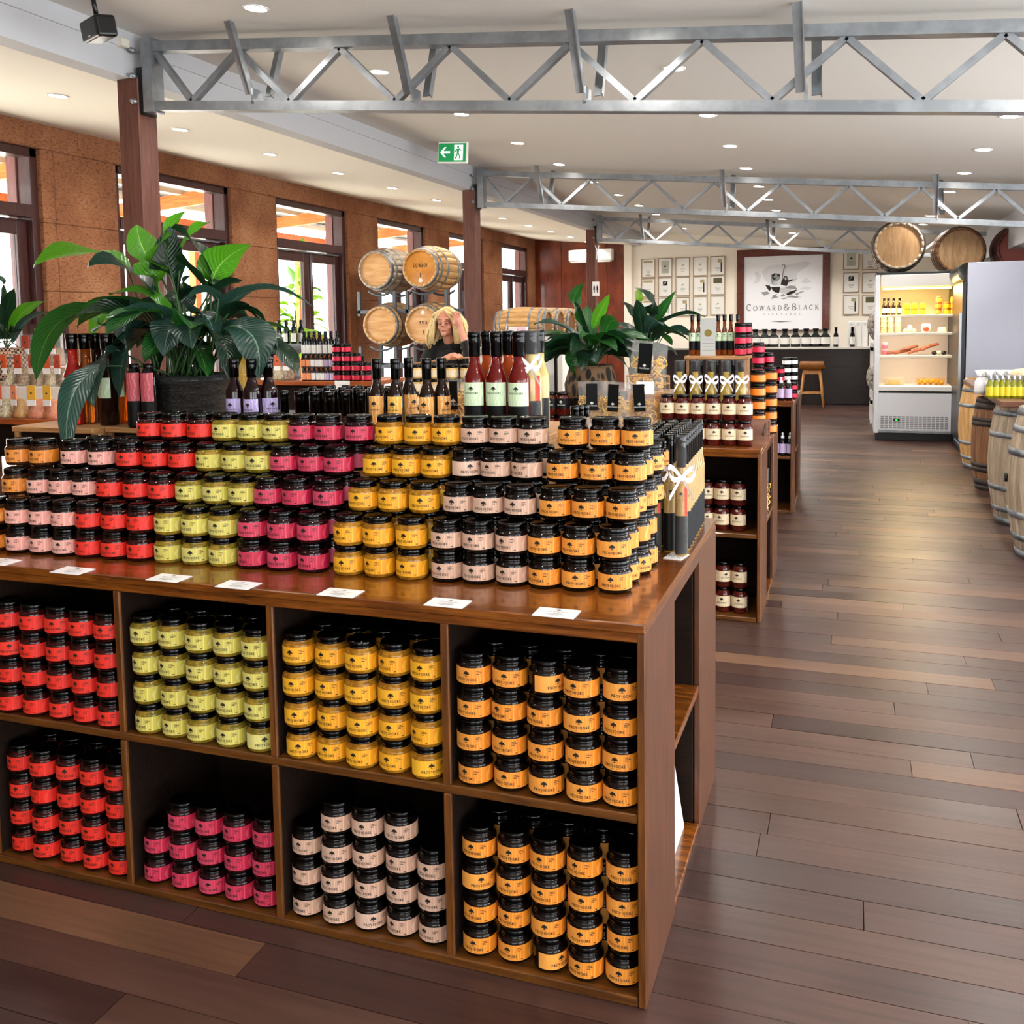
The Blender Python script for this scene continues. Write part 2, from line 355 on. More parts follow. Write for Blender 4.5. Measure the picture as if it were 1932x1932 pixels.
# ceilings and step beam
mb = MB(); t = .12
mb.add([(BX,FRONT,cz(BX)),(RX,FRONT,cz(RX)),(RX,BACK,cz(RX)),(BX,BACK,cz(BX)),(BX,FRONT,cz(BX)+t),(RX,FRONT,cz(RX)+t),(RX,BACK,cz(RX)+t),(BX,BACK,cz(BX)+t)], [(0,3,2,1),(4,5,6,7),(0,1,5,4),(1,2,6,5),(2,3,7,6),(3,0,4,7)])
ceiling = struct(mb.build('ceiling', M_ceil))
mb = MB()
mb.add([(WX-.3,FRONT,czl(WX-.3)),(BX,FRONT,czl(BX)),(BX,BACK,czl(BX)),(WX-.3,BACK,czl(WX-.3)),(WX-.3,FRONT,czl(WX)+t),(BX,FRONT,czl(BX)+t),(BX,BACK,czl(BX)+t),(WX-.3,BACK,czl(WX)+t)], [(0,3,2,1),(4,5,6,7),(0,1,5,4),(1,2,6,5),(2,3,7,6),(3,0,4,7)])
struct(mb.build('ceiling_window_side', M_ceill))
mb = MB().box(BX-.08, BX+.05, FRONT, BACK, czl(BX)-.005, cz(BX)+.1)
beam = struct(mb.build('trim_1', M_beam))
MB().box(BX+.05, BX+.062, FRONT, BACK, cz(BX)-.10, cz(BX)+.05).build('cover_board', M_beam, beam)
mb = MB().box(1.75, 2.2, 9.45, BACK, 2.25, cz(1.75)+.1)
struct(mb.build('trim_2', M_beam))
# left rammed earth wall with door openings
DOORS = [(3.55,5.95),(6.77,8.40),(9.21,10.80),(11.63,13.16),(14.06,15.55),(16.48,18.0)]
HEADZ = 2.89; TZ = 2.44; TH = .3
wall = struct(place(None, 'wall_left')); wall.empty_display_size = .1
ys = [FRONT]+[v for d in DOORS for v in d]+[BACK+.3]
def earth_block(y0, y1, z0, z1):
    mb = MB().box(WX-TH, WX, y0+.0015, y1-.0015, z0+.001, z1-.001); o = mb.build('earth_block', M_earth, wall); bevel(o, .005, 1); return o
LIFTS = [0, .62, 1.22, 1.78, 2.32, HEADZ]
for i in range(0, len(ys), 2):
    y0, y1 = ys[i], ys[i+1]; a = y0
    if i == 0: segs = [(y0, -1.0), (-1.0, 1.4), (1.4, y1)]
    else: segs = [(y0, y0+.13), (y0+.13, y1)] if y1-y0 > .5 else [(y0, y1)]
    for s0, s1 in segs:
        for z0, z1 in zip(LIFTS, LIFTS[1:]): earth_block(s0, s1, z0, z1)
hy = [FRONT, 1.4, 3.3, 6.35, 8.75, 9.95, 12.1, 13.6, 15.8, BACK+.3]
for y0, y1 in zip(hy, hy[1:]): earth_block(y0, y1, HEADZ, 3.14)
MB().box(WX-TH, WX-TH+.02, FRONT, BACK+.3, 3.05, 3.3).build('top_strip', M_earth, wall)
# french doors in the wall
def french(n, y0, y1, double):
    r = struct(place(None, 'door_%d' % n)); fx0, fx1 = WX-.17, WX-.04; fw = .07
    def p(name, m, *b): return bevel(MB().box(*b).build(name, m, r), .004)
    p('jamb', M_jamb, fx0, fx1, y0, y0+fw, 0, HEADZ); p('jamb', M_jamb, fx0, fx1, y1-fw, y1, 0, HEADZ)
    p('jamb_face', M_jamblite, fx0-.1, fx0, y1-fw-.015, y1-.01, 0, HEADZ)
    p('head', M_jamb, fx0, fx1, y0, y1, HEADZ-fw, HEADZ); p('transom_rail', M_jamb, fx0, fx1+.01, y0+fw, y1-fw, TZ-.09, TZ+.01)
    p('sill', M_jamb, fx0, fx1, y0+fw, y1-fw, 0, .03)
    p('transom_pane', M_pane, fx0+.05, fx0+.056, y0+fw, y1-fw, TZ+.01, HEADZ-fw)
    ya, yb = y0+fw, y1-fw
    cols = [(ya, (ya+yb)/2), ((ya+yb)/2, yb)] if double else [(ya, yb)]
    for a, b in cols:
        d = place(None, 'door_leaf', r); s = .1
        mb = MB().box(fx0+.02, fx0+.07, a+.004, a+s, .04, TZ-.1).box(fx0+.02, fx0+.07, b-s, b-.004, .04, TZ-.1).box(fx0+.02, fx0+.07, a+s, b-s, TZ-.22, TZ-.1).box(fx0+.02, fx0+.07, a+s, b-s, .04, .26)
        bevel(mb.build('leaf_frame', M_jamb, d), .004)
        MB().box(fx0+.042, fx0+.048, a+s, b-s, .26, TZ-.22).build('pane', M_pane, d)
    if double:
        MB().tube([(fx0+.085, (ya+yb)/2+.03, TZ-.12), (fx0+.085, (ya+yb)/2+.03, TZ-.75)], .009, 6).build('bolt', M_steel2, r)
        MB().box(fx0+.07, fx0+.10, ya+.05, yb-.05, TZ-.115, TZ-.10).build('closer_rail', M_steel2, r)
for i, (a, b) in enumerate(DOORS): french(i+1, a, b, i != 0)
# far walls
def wall_box(name, m, *b): return struct(MB().box(*b).build(name, m))
pw = struct(place(None, 'wall_plywood'))
for a, b in ((-6.0, -5.45), (-5.45, -4.52), (-4.52, -4.17)):
    bevel(MB().box(a+.003, b-.003, BACK, BACK+.05, 0, 3.2).build('plywood_panel', M_ply, pw), .004)
MB().box(-6.0, -4.17, BACK+.05, BACK+.2, 0, 3.2).build('backing', M_cabin, pw)
wall_box('wall_back', M_wallw, -4.17, RX, BACK, BACK+.2, 0, 3.4)
MB().box(-4.17, -4.02, BACK-.05, BACK, 0, 3.05).build('return_pier', M_wallw, bpy.data.objects['wall_back'])
rw = struct(place(None, 'wall_right')); M_gwall = mat('grey_wall', '#b9b9bf', .7)  # unseen wall; its openings are added to bring in daylight
for a, b, z0, z1 in ((FRONT, -3.2, 0, 3.2), (-.2, .2, 0, 3.2), (3.4, 3.8, 0, 3.2), (7.2, BACK, 0, 3.2), (-3.2, 7.2, 2.42, 3.2), (-3.2, 7.2, 0, .12)):
    MB().box(RX, RX+.2, a, b, z0, z1).build('wall_piece', M_gwall, rw)
# wall behind the photographer: unseen, its opening added to let daylight in
fwl = struct(place(None, 'wall_front'))
for a, b, z0, z1 in ((-6.3, -1.0, 0, 3.3), (RX-.5, RX+.2, 0, 3.3), (-1.0, RX-.5, 2.4, 3.3), (-1.0, RX-.5, 0, .9)):
    MB().box(a, b, FRONT-.2, FRONT, z0, z1).build('wall_piece', M_wallw, fwl)
# ---------------------------------------------------------------- roof trusses and posts
def zb(x): return 2.715-.088*(x+3.5)
def truss(yy, xl, xr, label):
    r = thing('roof_truss', label, 'truss', group='steel roof trusses')
    def ch(name, x0, x1, dz, w, h): MB().bar((x0, yy, zb(x0)+dz), (x1, yy, zb(x1)+dz), w, h, (0,0,1)).build(name, M_steel2, r)
    ch('bottom_chord', xl, xr, 0, .075, .05); ch('top_chord', xl, xr, .325, .075, .055)
    x = -3.477; k = 0; step = .313; nodes = []
    xs_ = [xl+.05]
    while x < xr: 
        if x > xl+.1: xs_.append(x)
        x += step
    i0 = 0
    for i in range(len(xs_)-1):
        a, b = xs_[i], xs_[i+1]
        ta, tb = (.30, .025) if i % 2 == 0 else (.025, .30)
        MB().bar((a, yy, zb(a)+ta), (b, yy, zb(b)+tb), .03, .04, (0,1,0)).build('web_bar', M_steel2, r)
    MB().box(xl-.02, xl+.05, yy-.05, yy+.05, zb(xl)-.04, zb(xl)+.37).build('end_plate', M_steel2, r)
    for z in (.02, .16, .3): MB().lathe([(.016,0),(.016,.03),(.008,.03),(.008,.05)], 6, xf=Matrix.Translation((xl-.06, yy-.05, zb(xl)+z)) @ Matrix.Rotation(PI/2, 4, 'X')).build('bolt', M_steel2, r)
    return r
TR = [(4.55, -3.76, 3.15, 'nearest long galvanised steel truss across the front ceiling'), (9.68, -3.76, 1.74, 'middle galvanised steel truss under the ceiling'), (14.76, -3.76, 1.74, 'farthest steel truss above the bar')]
BR = {4.55: [(487, 110), (787, 110), (1113, 110), (1528, 100)], 9.68: [(1030, 350), (1375, 360), (1772, 370)], 14.76: [(1218, 430), (1455, 440)]}
for yy, xl, xr, lb in TR:
    r = truss(yy, xl, xr, lb)
    for px, py in BR[yy]:
        x = at(px, py, 'y', yy).x
        for s, sh in ((-1, -.045), (1, .02)):
            a_, b_ = Vector((x+sh, yy+s*.20, cz(x)+.01)), Vector((x+sh+.01, yy+s*.042, zb(x)+.06))
            MB().bar(a_, b_, .045, .006, (0,1,0)).bar(a_+Vector((.02,0,0)), b_+Vector((.02,0,0)), .005, .04, (0,1,0)).build('fly_brace', M_steel2, r)
        MB().box(x-.02, x-.008, yy-.05, yy+.05, zb(x)+.02, zb(x)+.09).build('cleat', M_steel, r)
for yy, lb in ((4.55, 'nearest reddish timber post rising behind the big lily'), (9.68, 'middle dark timber post right of the blond woman'), (14.76, 'farthest slim dark post carrying the toilet sign')):
    r = thing('timber_post', lb, 'post', (0,0,0), group='timber posts under the beam')
    bevel(MB().box(-3.945, -3.80, yy-.06, yy+.09, 0, czl(BX)-.006).build('shaft', M_post, r), .004)
    MB().box(-3.815, -3.775, yy-.05, yy+.06, zb(-3.76)-.05, czl(BX)+.05).build('fixing_plate', M_dark, r)
# ---------------------------------------------------------------- downlights
def downlight(x, y, z, sl, lb, grp, watts):
    r = thing('downlight', lb, 'downlight', (x, y, z), group=grp); r.rotation_euler = (0, math.atan(-sl), 0)
    MB().lathe([(.068,.0),(.068,-.006),(.054,-.006),(.054,.0)], 20).build('rim', M_lamprim, r)
    MB().lathe([(.0001,-.005),(.0535,-.005)], 16, cap=False).build('lens', M_lens, r)
    l = bpy.data.lights.new('downlight_lamp', 'SPOT'); l.energy = watts; l.spot_size = math.radians(150); l.spot_blend = .35; l.shadow_soft_size = .05; l.color = (1, .95, .88)
    lo = bpy.data.objects.new('lamp', l); COL.objects.link(lo); lo.parent = r; lo.location = (0,0,-.02)
YS = [1.6, 2.9, 4.15, 5.46, 6.79, 8.08, 9.35, 10.7, 11.95, 13.2, 14.43, 15.85, 16.9]
for x, nm in ((-2.78, 'left'), (-.95, 'middle'), (.92, 'right')):
    for i, yv in enumerate(YS):
        downlight(x, yv, cz(x)-.001, -.088, 'round white downlight in the %s row of the main ceiling, %s from the front' % (nm, ORD[i]), 'downlights in the main ceiling', LAMP_W*(1.7 if yv > 13.5 else 1.0))
for i in range(12):
    yv = 4.94+1.19*i
    downlight(-4.81, yv, czl(-4.81)-.001, -.09, 'round white downlight above the windows, %s from the front' % ORD[i], 'downlights in the window ceiling', LAMP_W*.6)
# ---------------------------------------------------------------- condiment jars
JR, JH = .0403, .078
_seg = 24
JAR_BODY = MB().lathe([(.034,0),(.0382,.003),(JR,.008),(JR,.050),(.0392,.053),(.0365,.056),(.0345,.0575),(.0352,.0585),(.0345,.060),(.033,.062)], _seg)
JAR_LID = MB().lathe([(.0345,.0605),(.0356,.0615),(.0356,.0638),(.0346,.0646),(.0356,.0660),(.0356,.0740),(.0338,.0775),(.0318,.0779),(.0308,.0765),(.0001,.0765)], _seg)
LZ0, LZ1 = .0105, .0475
def band(r, z0, z1, a0, a1, n):
    mb = MB().lathe([(r, z0), (r, z1)], n, a0=a0, a1=a1, cap=False); return mb
LABEL_MESH = band(JR+.0004, LZ0, LZ1, -PI*.98, PI*.5, 30)       # wraps most of the jar; front is -Y
def wrap(V, r, zc, ang=-PI/2):
    out = []
    for x, z in V:
        a = ang+x/r; out.append((r*math.cos(a), r*math.sin(a), zc+z))
    return out
def emblem(s):
    """small crown-like tree mark, 2-D"""
    V = []; Fc = []
    for cx, cy, rx, ry in ((0,.62,.2,.26),(-.27,.5,.2,.2),(.27,.5,.2,.2),(-.45,.3,.13,.13),(.45,.3,.13,.13),(0,.3,.34,.14)):
        o = len(V); V += [((cx+rx*math.cos(k*PI/4))*s, (cy+ry*math.sin(k*PI/4))*s) for k in range(8)]; Fc.append(tuple(range(o, o+8)))
    for x0, x1, y0, y1 in ((-.07,.07,-.05,.25),(-.3,.3,-.12,-.04)):
        o = len(V); V += [(x0*s,y0*s),(x1*s,y0*s),(x1*s,y1*s),(x0*s,y1*s)]; Fc.append((o,o+1,o+2,o+3))
    return V, Fc
def print_mesh(r, size, zword, zemb, semb, extra=True, word='PROVIDORE', gap=.22):
    V, Fc, wd = lettering(word, size, gap, 1.5); mb = MB()
    sh = -.006 if extra else 0
    mb.add(wrap([(x+sh, z) for x, z in V], r, zword), Fc)
    V, Fc = emblem(semb); mb.add(wrap([(x+sh, z) for x, z in V], r, zemb), Fc)
    if extra:
        for k, (x0, L) in enumerate(((.017, .010), (.017, .013), (.017, .008))):
            z = LZ1-.008-k*.0035; mb.add(wrap([(x0, z), (x0+L, z), (x0+L, z+.0014), (x0, z+.0014)], r, 0), [(0,1,2,3)])
        mb.add(wrap([(.026, .0135), (.031, .0135), (.031, .0155), (.026, .0155)], r, 0), [(0,1,2,3)])
        mb.add(wrap([(-.014, .0145), (.002, .0145), (.002, .0153), (-.014, .0153)], r, 0), [(0,1,2,3)])
    return mb
PRINT = print_mesh(JR+.0009, .0060, .0180, .0300, .0128).mesh('jar_print', M_ink)
JM = {}
for k in LAB: JM[k] = (JAR_BODY.mesh('jar_body_'+k, JAM[k]), LABEL_MESH.mesh('jar_label_'+k, LABM[k]))
LIDM = JAR_LID.mesh('jar_lid', M_blackg)
CNAME = {'red': 'red', 'lime': 'lime-green', 'pink': 'crimson-pink', 'yellow': 'yellow', 'beige': 'beige', 'orange': 'orange', 'blush': 'pale pink', 'amber': 'amber'}
jr = random.Random(11)
def jar(k, x, y, z, label, group, turn=None):
    rz = turn if turn is not None else jr.gauss(0, .16)
    if turn is None and jr.random() < .04: rz += .9
    o = tag(place(JM[k][0], 'condiment_jar', None, (x, y, z), rz), label, 'jar', group)
    place(LIDM, 'lid', o); l = place(JM[k][1], 'label', o); place(PRINT, 'lettering', l)
    return o
# ---------------------------------------------------------------- display islands
def island(y0, xl, label, nbay=5, name='display_island'):
    xr, dep, H = -.40, 1.12, .857
    r = thing(name, label, 'display cabinet', (0,0,0), group='wooden display islands'); y1 = y0+dep
    def p(nm, m, *b): return bevel(MB().box(*b).build(nm, m, r), .0025)
    p('worktop', M_cab, xl, xr, y0, y1, .836, H)
    p('top_rail', M_cab, xl, xr-.001, y0+.002, y0+.022, .815, .836)
    p('side_rail', M_cabv, xr-.02, xr-.001, y0+.36, y1-.33, .800, .836)
    p('base_board', M_cabm, xl+.02, xr-.02, y0+.002, y0+.40, 0, .022)
    p('shelf_board', M_cabm, xl+.02, xr-.02, y0+.003, y0+.38, .416, .437)
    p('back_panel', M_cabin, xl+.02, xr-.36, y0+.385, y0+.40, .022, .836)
    p('rear_panel', M_cabv, xl, xr-.02, y1-.02, y1, 0, .836)
    p('end_stile', M_cabv, xr-.009, xr, y0+.006, y0+.36, 0, .836); p('end_shade_face', M_cabin, xr-.018, xr-.009, y0+.012, y0+.36, .022, .836); p('end_edge', M_cabe, xr-.018, xr, y0+.001, y0+.012, 0, .836)  # inner face of the near stile coloured dark for cubby shade
    p('end_stile', M_cabv, xr-.018, xr, y1-.34, y1, 0, .836)
    p('end_stile', M_cabv, xl, xl+.018, y0+.001, y1, 0, .836)
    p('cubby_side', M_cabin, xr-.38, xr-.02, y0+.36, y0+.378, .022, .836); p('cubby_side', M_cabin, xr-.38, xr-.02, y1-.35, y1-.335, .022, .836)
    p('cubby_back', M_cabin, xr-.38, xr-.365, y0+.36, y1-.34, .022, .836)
    p('end_shelf', M_cab, xr-.36, xr-.002, y0+.378, y1-.35, .416, .437); p('end_shelf', M_cab, xr-.36, xr-.002, y0+.378, y1-.35, 0, .022)
    for i in range(1, nbay):
        x = xr-.462*i
        for z0_, z1_ in ((.437, .816), (.022, .416)):
            p('divider', M_cabin, x-.0098, x+.0098, y0+.012, y0+.385, z0_, z1_); p('divider_edge', M_cabe, x-.010, x+.010, y0+.002, y0+.012, z0_, z1_)  # divider sides coloured dark for cubby shade; edge strip keeps the wood tone
    return r
ISL = [(1.938, -2.715, 'nearest dark wooden display island, open cubbies full of labelled jars'), (4.711, -2.255, 'second wooden display island stacked with sauce jars and pasta'), (7.446, -2.255, 'third wooden display island nearest the bar')]
island(ISL[0][0], ISL[0][1], ISL[0][2], 5); island(ISL[1][0], ISL[1][1], ISL[1][2], 4); island(ISL[2][0], ISL[2][1], ISL[2][2], 4)
ROWN = {4: ['bottom', 'third', 'second', 'top'], 3: ['bottom', 'middle', 'top'], 2: ['bottom', 'top']}
CUB = [('upper', 0, 'orange', [4]*5, 1), ('upper', 1, 'yellow', [4]*5, 1), ('upper', 2, 'lime', [4]*5, 1), ('upper', 3, 'red', [4]*5, 0),
       ('lower', 0, 'orange', [4]*5, 1), ('lower', 1, 'beige', [3,4,4,4,3], 0), ('lower', 2, 'pink', [2,3,3,3,3], 0), ('lower', 3, 'red', [4]*5, 1)]
BACKROW = []
for lev, b, k, hs, back in CUB:
    xl = -.40-.462*(b+1)+.010; zz = .437 if lev == 'upper' else .022
    for c, n in enumerate(hs):
        x = xl+.045+.0862*c; yj = 1.938+.045+jr.uniform(-.004, .006)+(.01 if lev == 'lower' else 0)
        for row in range(n):
            jar(k, x+jr.uniform(-.003, .003), yj+jr.uniform(-.002, .002), zz+row*JH, '%s-labelled jar in the %s %s cubby, %s from left, %s from the bottom' % (CNAME[k], lev, CNAME[k], ORD[c], ORD[row]), 'jars in the %s %s cubby' % (lev, CNAME[k]))
        if back:
            for row in range(n): BACKROW.append((k, x+.02 if c < 4 else x, yj+.088, zz+row*JH))
# pyramid on the worktop
TIER_Y = [2.176, 2.174, 2.236, 2.322, 2.388]
TIER_S = [.052, .052, .055, .072, .078]      # the pyramid stands slightly askew on the worktop
def trow(px, py, t):
    x = -1.2
    for _ in range(5): x = at(px, py, 'y', TIER_Y[t]+TIER_S[t]*(x+.52)-JR).x
    return x, TIER_Y[t]+TIER_S[t]*(x+.52)
TIER_PX = [
 [('amber',[-30]),('blush',[18,63,107]),('red',[151,200,249]),('lime',[301,353,405]),('pink',[462,518,576]),('yellow',[645,703,765]),('beige',[832,892,956]),('orange',[1019,1083,1153])],
 [('amber',[-30]),('blush',[16,60,104]),('red',[149,199,248]),('lime',[300,352,405]),('pink',[461,518,575]),('yellow',[645,701,764]),('beige',[832,892,956]),('orange',[1018,1083,1151])],
 [('amber',[10]),('blush',[56,98,143]),('red',[190,240,289]),('lime',[340,393,443]),('pink',[492,546,604]),('yellow',[672,729,788]),('beige',[854,911,972]),('orange',[1039,1102,1168])],
 [('amber',[14,60]),('blush',[120,172]),('red',[227,276,326]),('lime',[378,427,474]),('pink',[521,574,625]),('yellow',[700,755,811]),('beige',[869,926,985]),('orange',[1053,1118,1183])],
 [('red',[265,313,361]),('lime',[410,458,506]),('pink',[556,607,665]),('yellow',[723,778,832]),('beige',[887,941,997]),('orange',[1073,1135,1196])]]
PY = [1096, 1037, 967, 893, 831]
for t_, row in enumerate(TIER_PX):
    for k, pxs in row:
        for c, px in enumerate(pxs):
            x, yj = trow(px, PY[t_]-(1150-px)*.07, t_)
            jar(k, x, yj+jr.uniform(-.002, .002), .857+t_*JH, '%s-labelled jar in the worktop pyramid, %s tier up, %s of its colour from left' % (CNAME[k], ORD[t_], ORD[c]), '%s jars in the pyramid' % CNAME[k])
    # jars that carry the tier above and the right end running back
    xr_ = trow(TIER_PX[t_][-1][1][-1], PY[t_], t_)[0]
    for j in (1, 2, 3):
        if t_ == 4: continue
        jar('orange', xr_+.012*(j > 1), TIER_Y[t_]+.0845*j, .857+t_*JH, 'orange-labelled jar on the right end of the pyramid, %s tier, %s behind the corner' % (ORD[t_], ORD[j-1]), 'orange jars along the pyramid end', jr.gauss(.5, .3))
    if t_ < 4:
        for k, pxs in row:
            if k in ('amber',): continue
            for c, px in enumerate(pxs):
                if k == 'orange' and c == 2: continue
                x, yj = trow(px, PY[t_]-(1150-px)*.07, t_)
                BACKROW.append((k, x+.012, yj+.0835, .857+t_*JH))

keys = list(LAB); mats_ = [JAM[k] for k in keys]+[LABM[k] for k in keys]+[M_blackg]
mb = MB()
for k, x, y, z in BACKROW:
    i = keys.index(k)
    for src, mi in ((JAR_BODY, i), (LABEL_MESH, len(keys)+i), (JAR_LID, 2*len(keys))):
        mb.add([(a+x, b+y, c+z) for a, b, c in src.v], src.f, mi, True)
o = tag(mb.build('back_row_jars', mats_), 'rear rows of dark labelled jars behind the front ones on the nearest island', 'jars'); o['kind'] = 'stuff'
# ---------------------------------------------------------------- bottles
def bottle_kind(key, R, H, liquid, cap_frac=.22, neck=.40, lab=None, lab2=None, word=True, capm=None, nr=.50):
    """shared meshes for one kind of bottle: body, cap, label(s) with print"""
    rn = R*nr; zs = H*(1-neck); zc = H*(1-cap_frac)
    prof = [(R*.9,0),(R,H*.015),(R,zs*.92),(R*.93,zs*.99),(R*.72,zs+H*.05),(rn*1.15,zs+H*.10),(rn,zs+H*.13),(rn,zc+.004)]
    d = {'body': MB().lathe(prof, 18).mesh(key+'_body', liquid)}
    rc = rn*1.14
    d['cap'] = MB().lathe([(rc*.96,zc),(rc,zc+.002),(rc,H-.032),(rc*1.05,H-.030),(rc*1.0,H-.026),(rc*1.08,H-.022),(rc*1.0,H-.018),(rc*1.08,H-.015),(rc*1.08,H-.003),(rc*.98,H),(.0001,H)], 16).mesh(key+'_cap', capm or M_blackg)
    d['labs'] = []
    for L in (lab, lab2):
        if L:
            z0, z1, m, pr = L
            me = band(R+.0005, H*z0, H*z1, -PI/2-1.25, -PI/2+1.25, 16).mesh(key+'_label', m); pm = None
            if pr:
                hh = H*(z1-z0); s = min(hh*.24, R*.8)
                mb = MB(); V, Fc, wd = lettering('PROVIDORE', R*.17, .25, 1.4); mb.add(wrap(V, R+.0011, H*z0+hh*.5), Fc, 0)
                V, Fc = emblem(s*.8); mb.add(wrap(V, R+.0011, H*z0+hh*.66), Fc, 0)
                pm = mb.mesh(key+'_print', pr)
            d['labs'].append((me, pm))
    d['H'] = H; d['R'] = R
    return d
def bottle(d, x, y, z, label, group, name='bottle', rz=None, cat='bottle'):
    o = tag(place(d['body'], name, None, (x, y, z), jr.gauss(0, .2) if rz is None else rz), label, cat, group)
    place(d['cap'], 'cap', o)
    for me, pm in d['labs']:
        l = place(me, 'label', o)
        if pm: place(pm, 'lettering', l)
    return o
def liq(name, a, b=None): 
    m = mat(name, a, .06, spec=.4); return m
def tinted(name, c, rough=.03): return mat(name, c, rough, trans=.75, ior=1.33)
Lq = {'red': mat('liquid_red', '#6a0e08', .05, trans=.35), 'orange': mat('liquid_orange', '#b3470a', .05, trans=.4), 'brown': liq('liquid_brown', '#1c0d06'), 'plum': liq('liquid_plum', '#170508'),
      'dred': liq('liquid_dark_red', '#210605'), 'gold': liq('liquid_gold', '#8c6f32'), 'amber': mat('liquid_amber', '#8a4210', .05, trans=.5), 'oil': mat('liquid_oil', '#a88a10', .05, trans=.3),
      'black': liq('dark_bottle_glass', '#060707'), 'pale': liq('liquid_pale', '#b09a62'), 'rose': mat('liquid_rose', '#a11c14', .05, trans=.45)}
def paper(name, a, b):
    m = mat(name, a, .5); v = coords(m, (1,1,1)); wv = nd(m, 'ShaderNodeTexWave'); wv.inputs['Scale'].default_value = 30; wv.inputs['Distortion'].default_value = 8
    lk(m, v, wv.inputs['Vector']); r = ramp(m, wv.outputs['Fac'], [(.7, a), (.9, b)]); lk(m, r.outputs[0], bs(m).inputs['Base Color']); return m
P_green = paper('label_sage', '#b9cfa8', '#cddcc0'); P_orange = paper('label_tan', '#dd9a4a', '#ecc084'); P_gold = paper('label_gold', '#dca63c', '#ecc878')
P_purple = paper('label_lilac', '#a99bcf', '#c3b8e0'); P_pinkl = paper('label_rose', '#a04048', '#b86068'); P_black = mat('label_black', '#07090a', .5, spec=.2); P_kraft = paper('label_kraft', '#94773f', '#a78a54')
P_cream = paper('label_cream', '#cbb592', '#d8c6a8'); P_white = mat('label_white', '#dcdad6', .5); P_coral = mat('label_coral', '#e0503c', .5)
P_lav = mat('label_lavender', '#b7a3c4', .5); P_peach = mat('label_peach', '#e08a58', .5)
M_inkw = mat('pale_ink', '#c9ccc8', .5)
K_tallgreen = bottle_kind('tall_red', .0315, .302, Lq['red'], .235, .42, (.30,.52,P_green,M_ink), (.03,.30,P_black,None))
K_tallgreen2 = bottle_kind('tall_orange', .0315, .302, Lq['orange'], .235, .42, (.30,.52,P_green,M_ink), (.03,.30,P_black,None))
K_tan = bottle_kind('small_tan', .0245, .225, Lq['brown'], .27, .44, (.12,.50,P_orange,M_ink)); K_gold = bottle_kind('small_gold', .0245, .225, Lq['brown'], .27, .44, (.12,.50,P_gold,M_ink))
K_purple = bottle_kind('small_purple', .0275, .225, Lq['plum'], .26, .42, (.12,.44,P_purple,M_ink))
K_dark = bottle_kind('dark_dressing', .024, .235, Lq['dred'], .36, .42)
K_pinkc = bottle_kind('rose_cylinder', .026, .21, Lq['black'], .1, .16, (.42,.86,P_pinkl,None), (.03,.42,P_black,None))
K_clear = {c: bottle_kind('clear_'+c, .033, .31, Lq[c], .17, .44, (.30,.52,P_green,None)) for c in ('rose', 'amber', 'red', 'orange', 'brown')}
K_pale = bottle_kind('pale_dressing', .0165, .325, Lq['gold'], .27, .36, (.34,.60,P_kraft,M_ink), (.02,.34,P_black,None), nr=.62)
K_clearsm = bottle_kind('clear_small', .022, .2, mat('thin_glass_body', '#c8ccd0', .04, trans=.85, ior=1.2), .2, .3)
def bow(parent, loc, s=1.0, seed=0):
    """tied ribbon: two loops, two tails and a knot"""
    q = random.Random(seed); b = place(None, 'ribbon_bow', parent, loc); mb = MB(); w_ = .011*s
    def strip(pts, w):
        V = []; Fc = []
        for i, p in enumerate(pts): V += [Vector(p)+Vector((0,-.002,w/2)), Vector(p)+Vector((0,.002,-w/2))]
        for i in range(len(pts)-1): Fc.append((2*i, 2*i+1, 2*i+3, 2*i+2))
        mb.add(V, Fc, 0, True)
    for sx in (-1, 1):
        up_ = q.uniform(.25, .6)
        strip([(sx*.036*s*math.sin(t*PI/10)*(1 if t < 6 else .9), -.010-.010*s*math.sin(t*PI/10), sx*0+(.036*math.sin(t*PI/10)*up_+.016*math.sin(t*PI/5))*s) for t in range(11)], w_*1.4)
        strip([(sx*(.003+.007*t)*s, -.012-.003*t, -(.013*t)*s) for t in range(5)], w_*1.3)
    mb.ball((0,-.008,0), (.009*s,.008*s,.009*s), 8, 6)
    mb.build('ribbon', M_ribbon, b); return b
# risers behind the pyramid
RISE = 1.166
def riser(x0, x1, y0, y1, zt, label):
    r = thing('wooden_riser', label, 'riser', ((x0+x1)/2, y0, .857)); h = zt-.857; hx_ = (x1-x0)/2
    bevel(MB().box(-hx_, hx_, 0, y1-y0, h-.018, h).build('top_board', M_riser, r), .002)
    bevel(MB().box(-hx_, -hx_+.018, .01, y1-y0, 0, h-.018).build('side_board', M_riser, r), .002); bevel(MB().box(hx_-.018, hx_, .01, y1-y0, 0, h-.018).build('side_board', M_riser, r), .002)
    bevel(MB().box(-hx_+.018, hx_-.018, .02, .035, 0, h-.018).build('front_board', M_cabin, r), .002)
riser(-2.68, -2.335, 2.47, 2.95, RISE, 'pale wooden riser under the tall clear bottles beside the lily')
riser(-2.33, -1.70, 2.52, 2.99, RISE, 'wooden riser carrying the black lily pot behind the pyramid')
riser(-1.695, -1.365, 2.52, 2.99, 1.055, 'low wooden riser under the massed dark dressing bottles')
riser(-1.36, -.82, 2.49, 2.99, RISE, 'wooden riser under the green-labelled bottles behind the pyramid')
def on(px, py, Y): return at(px, py, 'y', Y).x
for i, (px, Y, n) in enumerate([(899, 2.56, 'left'), (941, 2.565, 'middle'), (983, 2.56, 'right')]):
    bottle(K_tallgreen, on(px-3, 740, Y), Y, RISE, 'tall bottle of red dressing with pale green label, %s of the front three' % n, 'tall green-labelled bottles', rz=0)
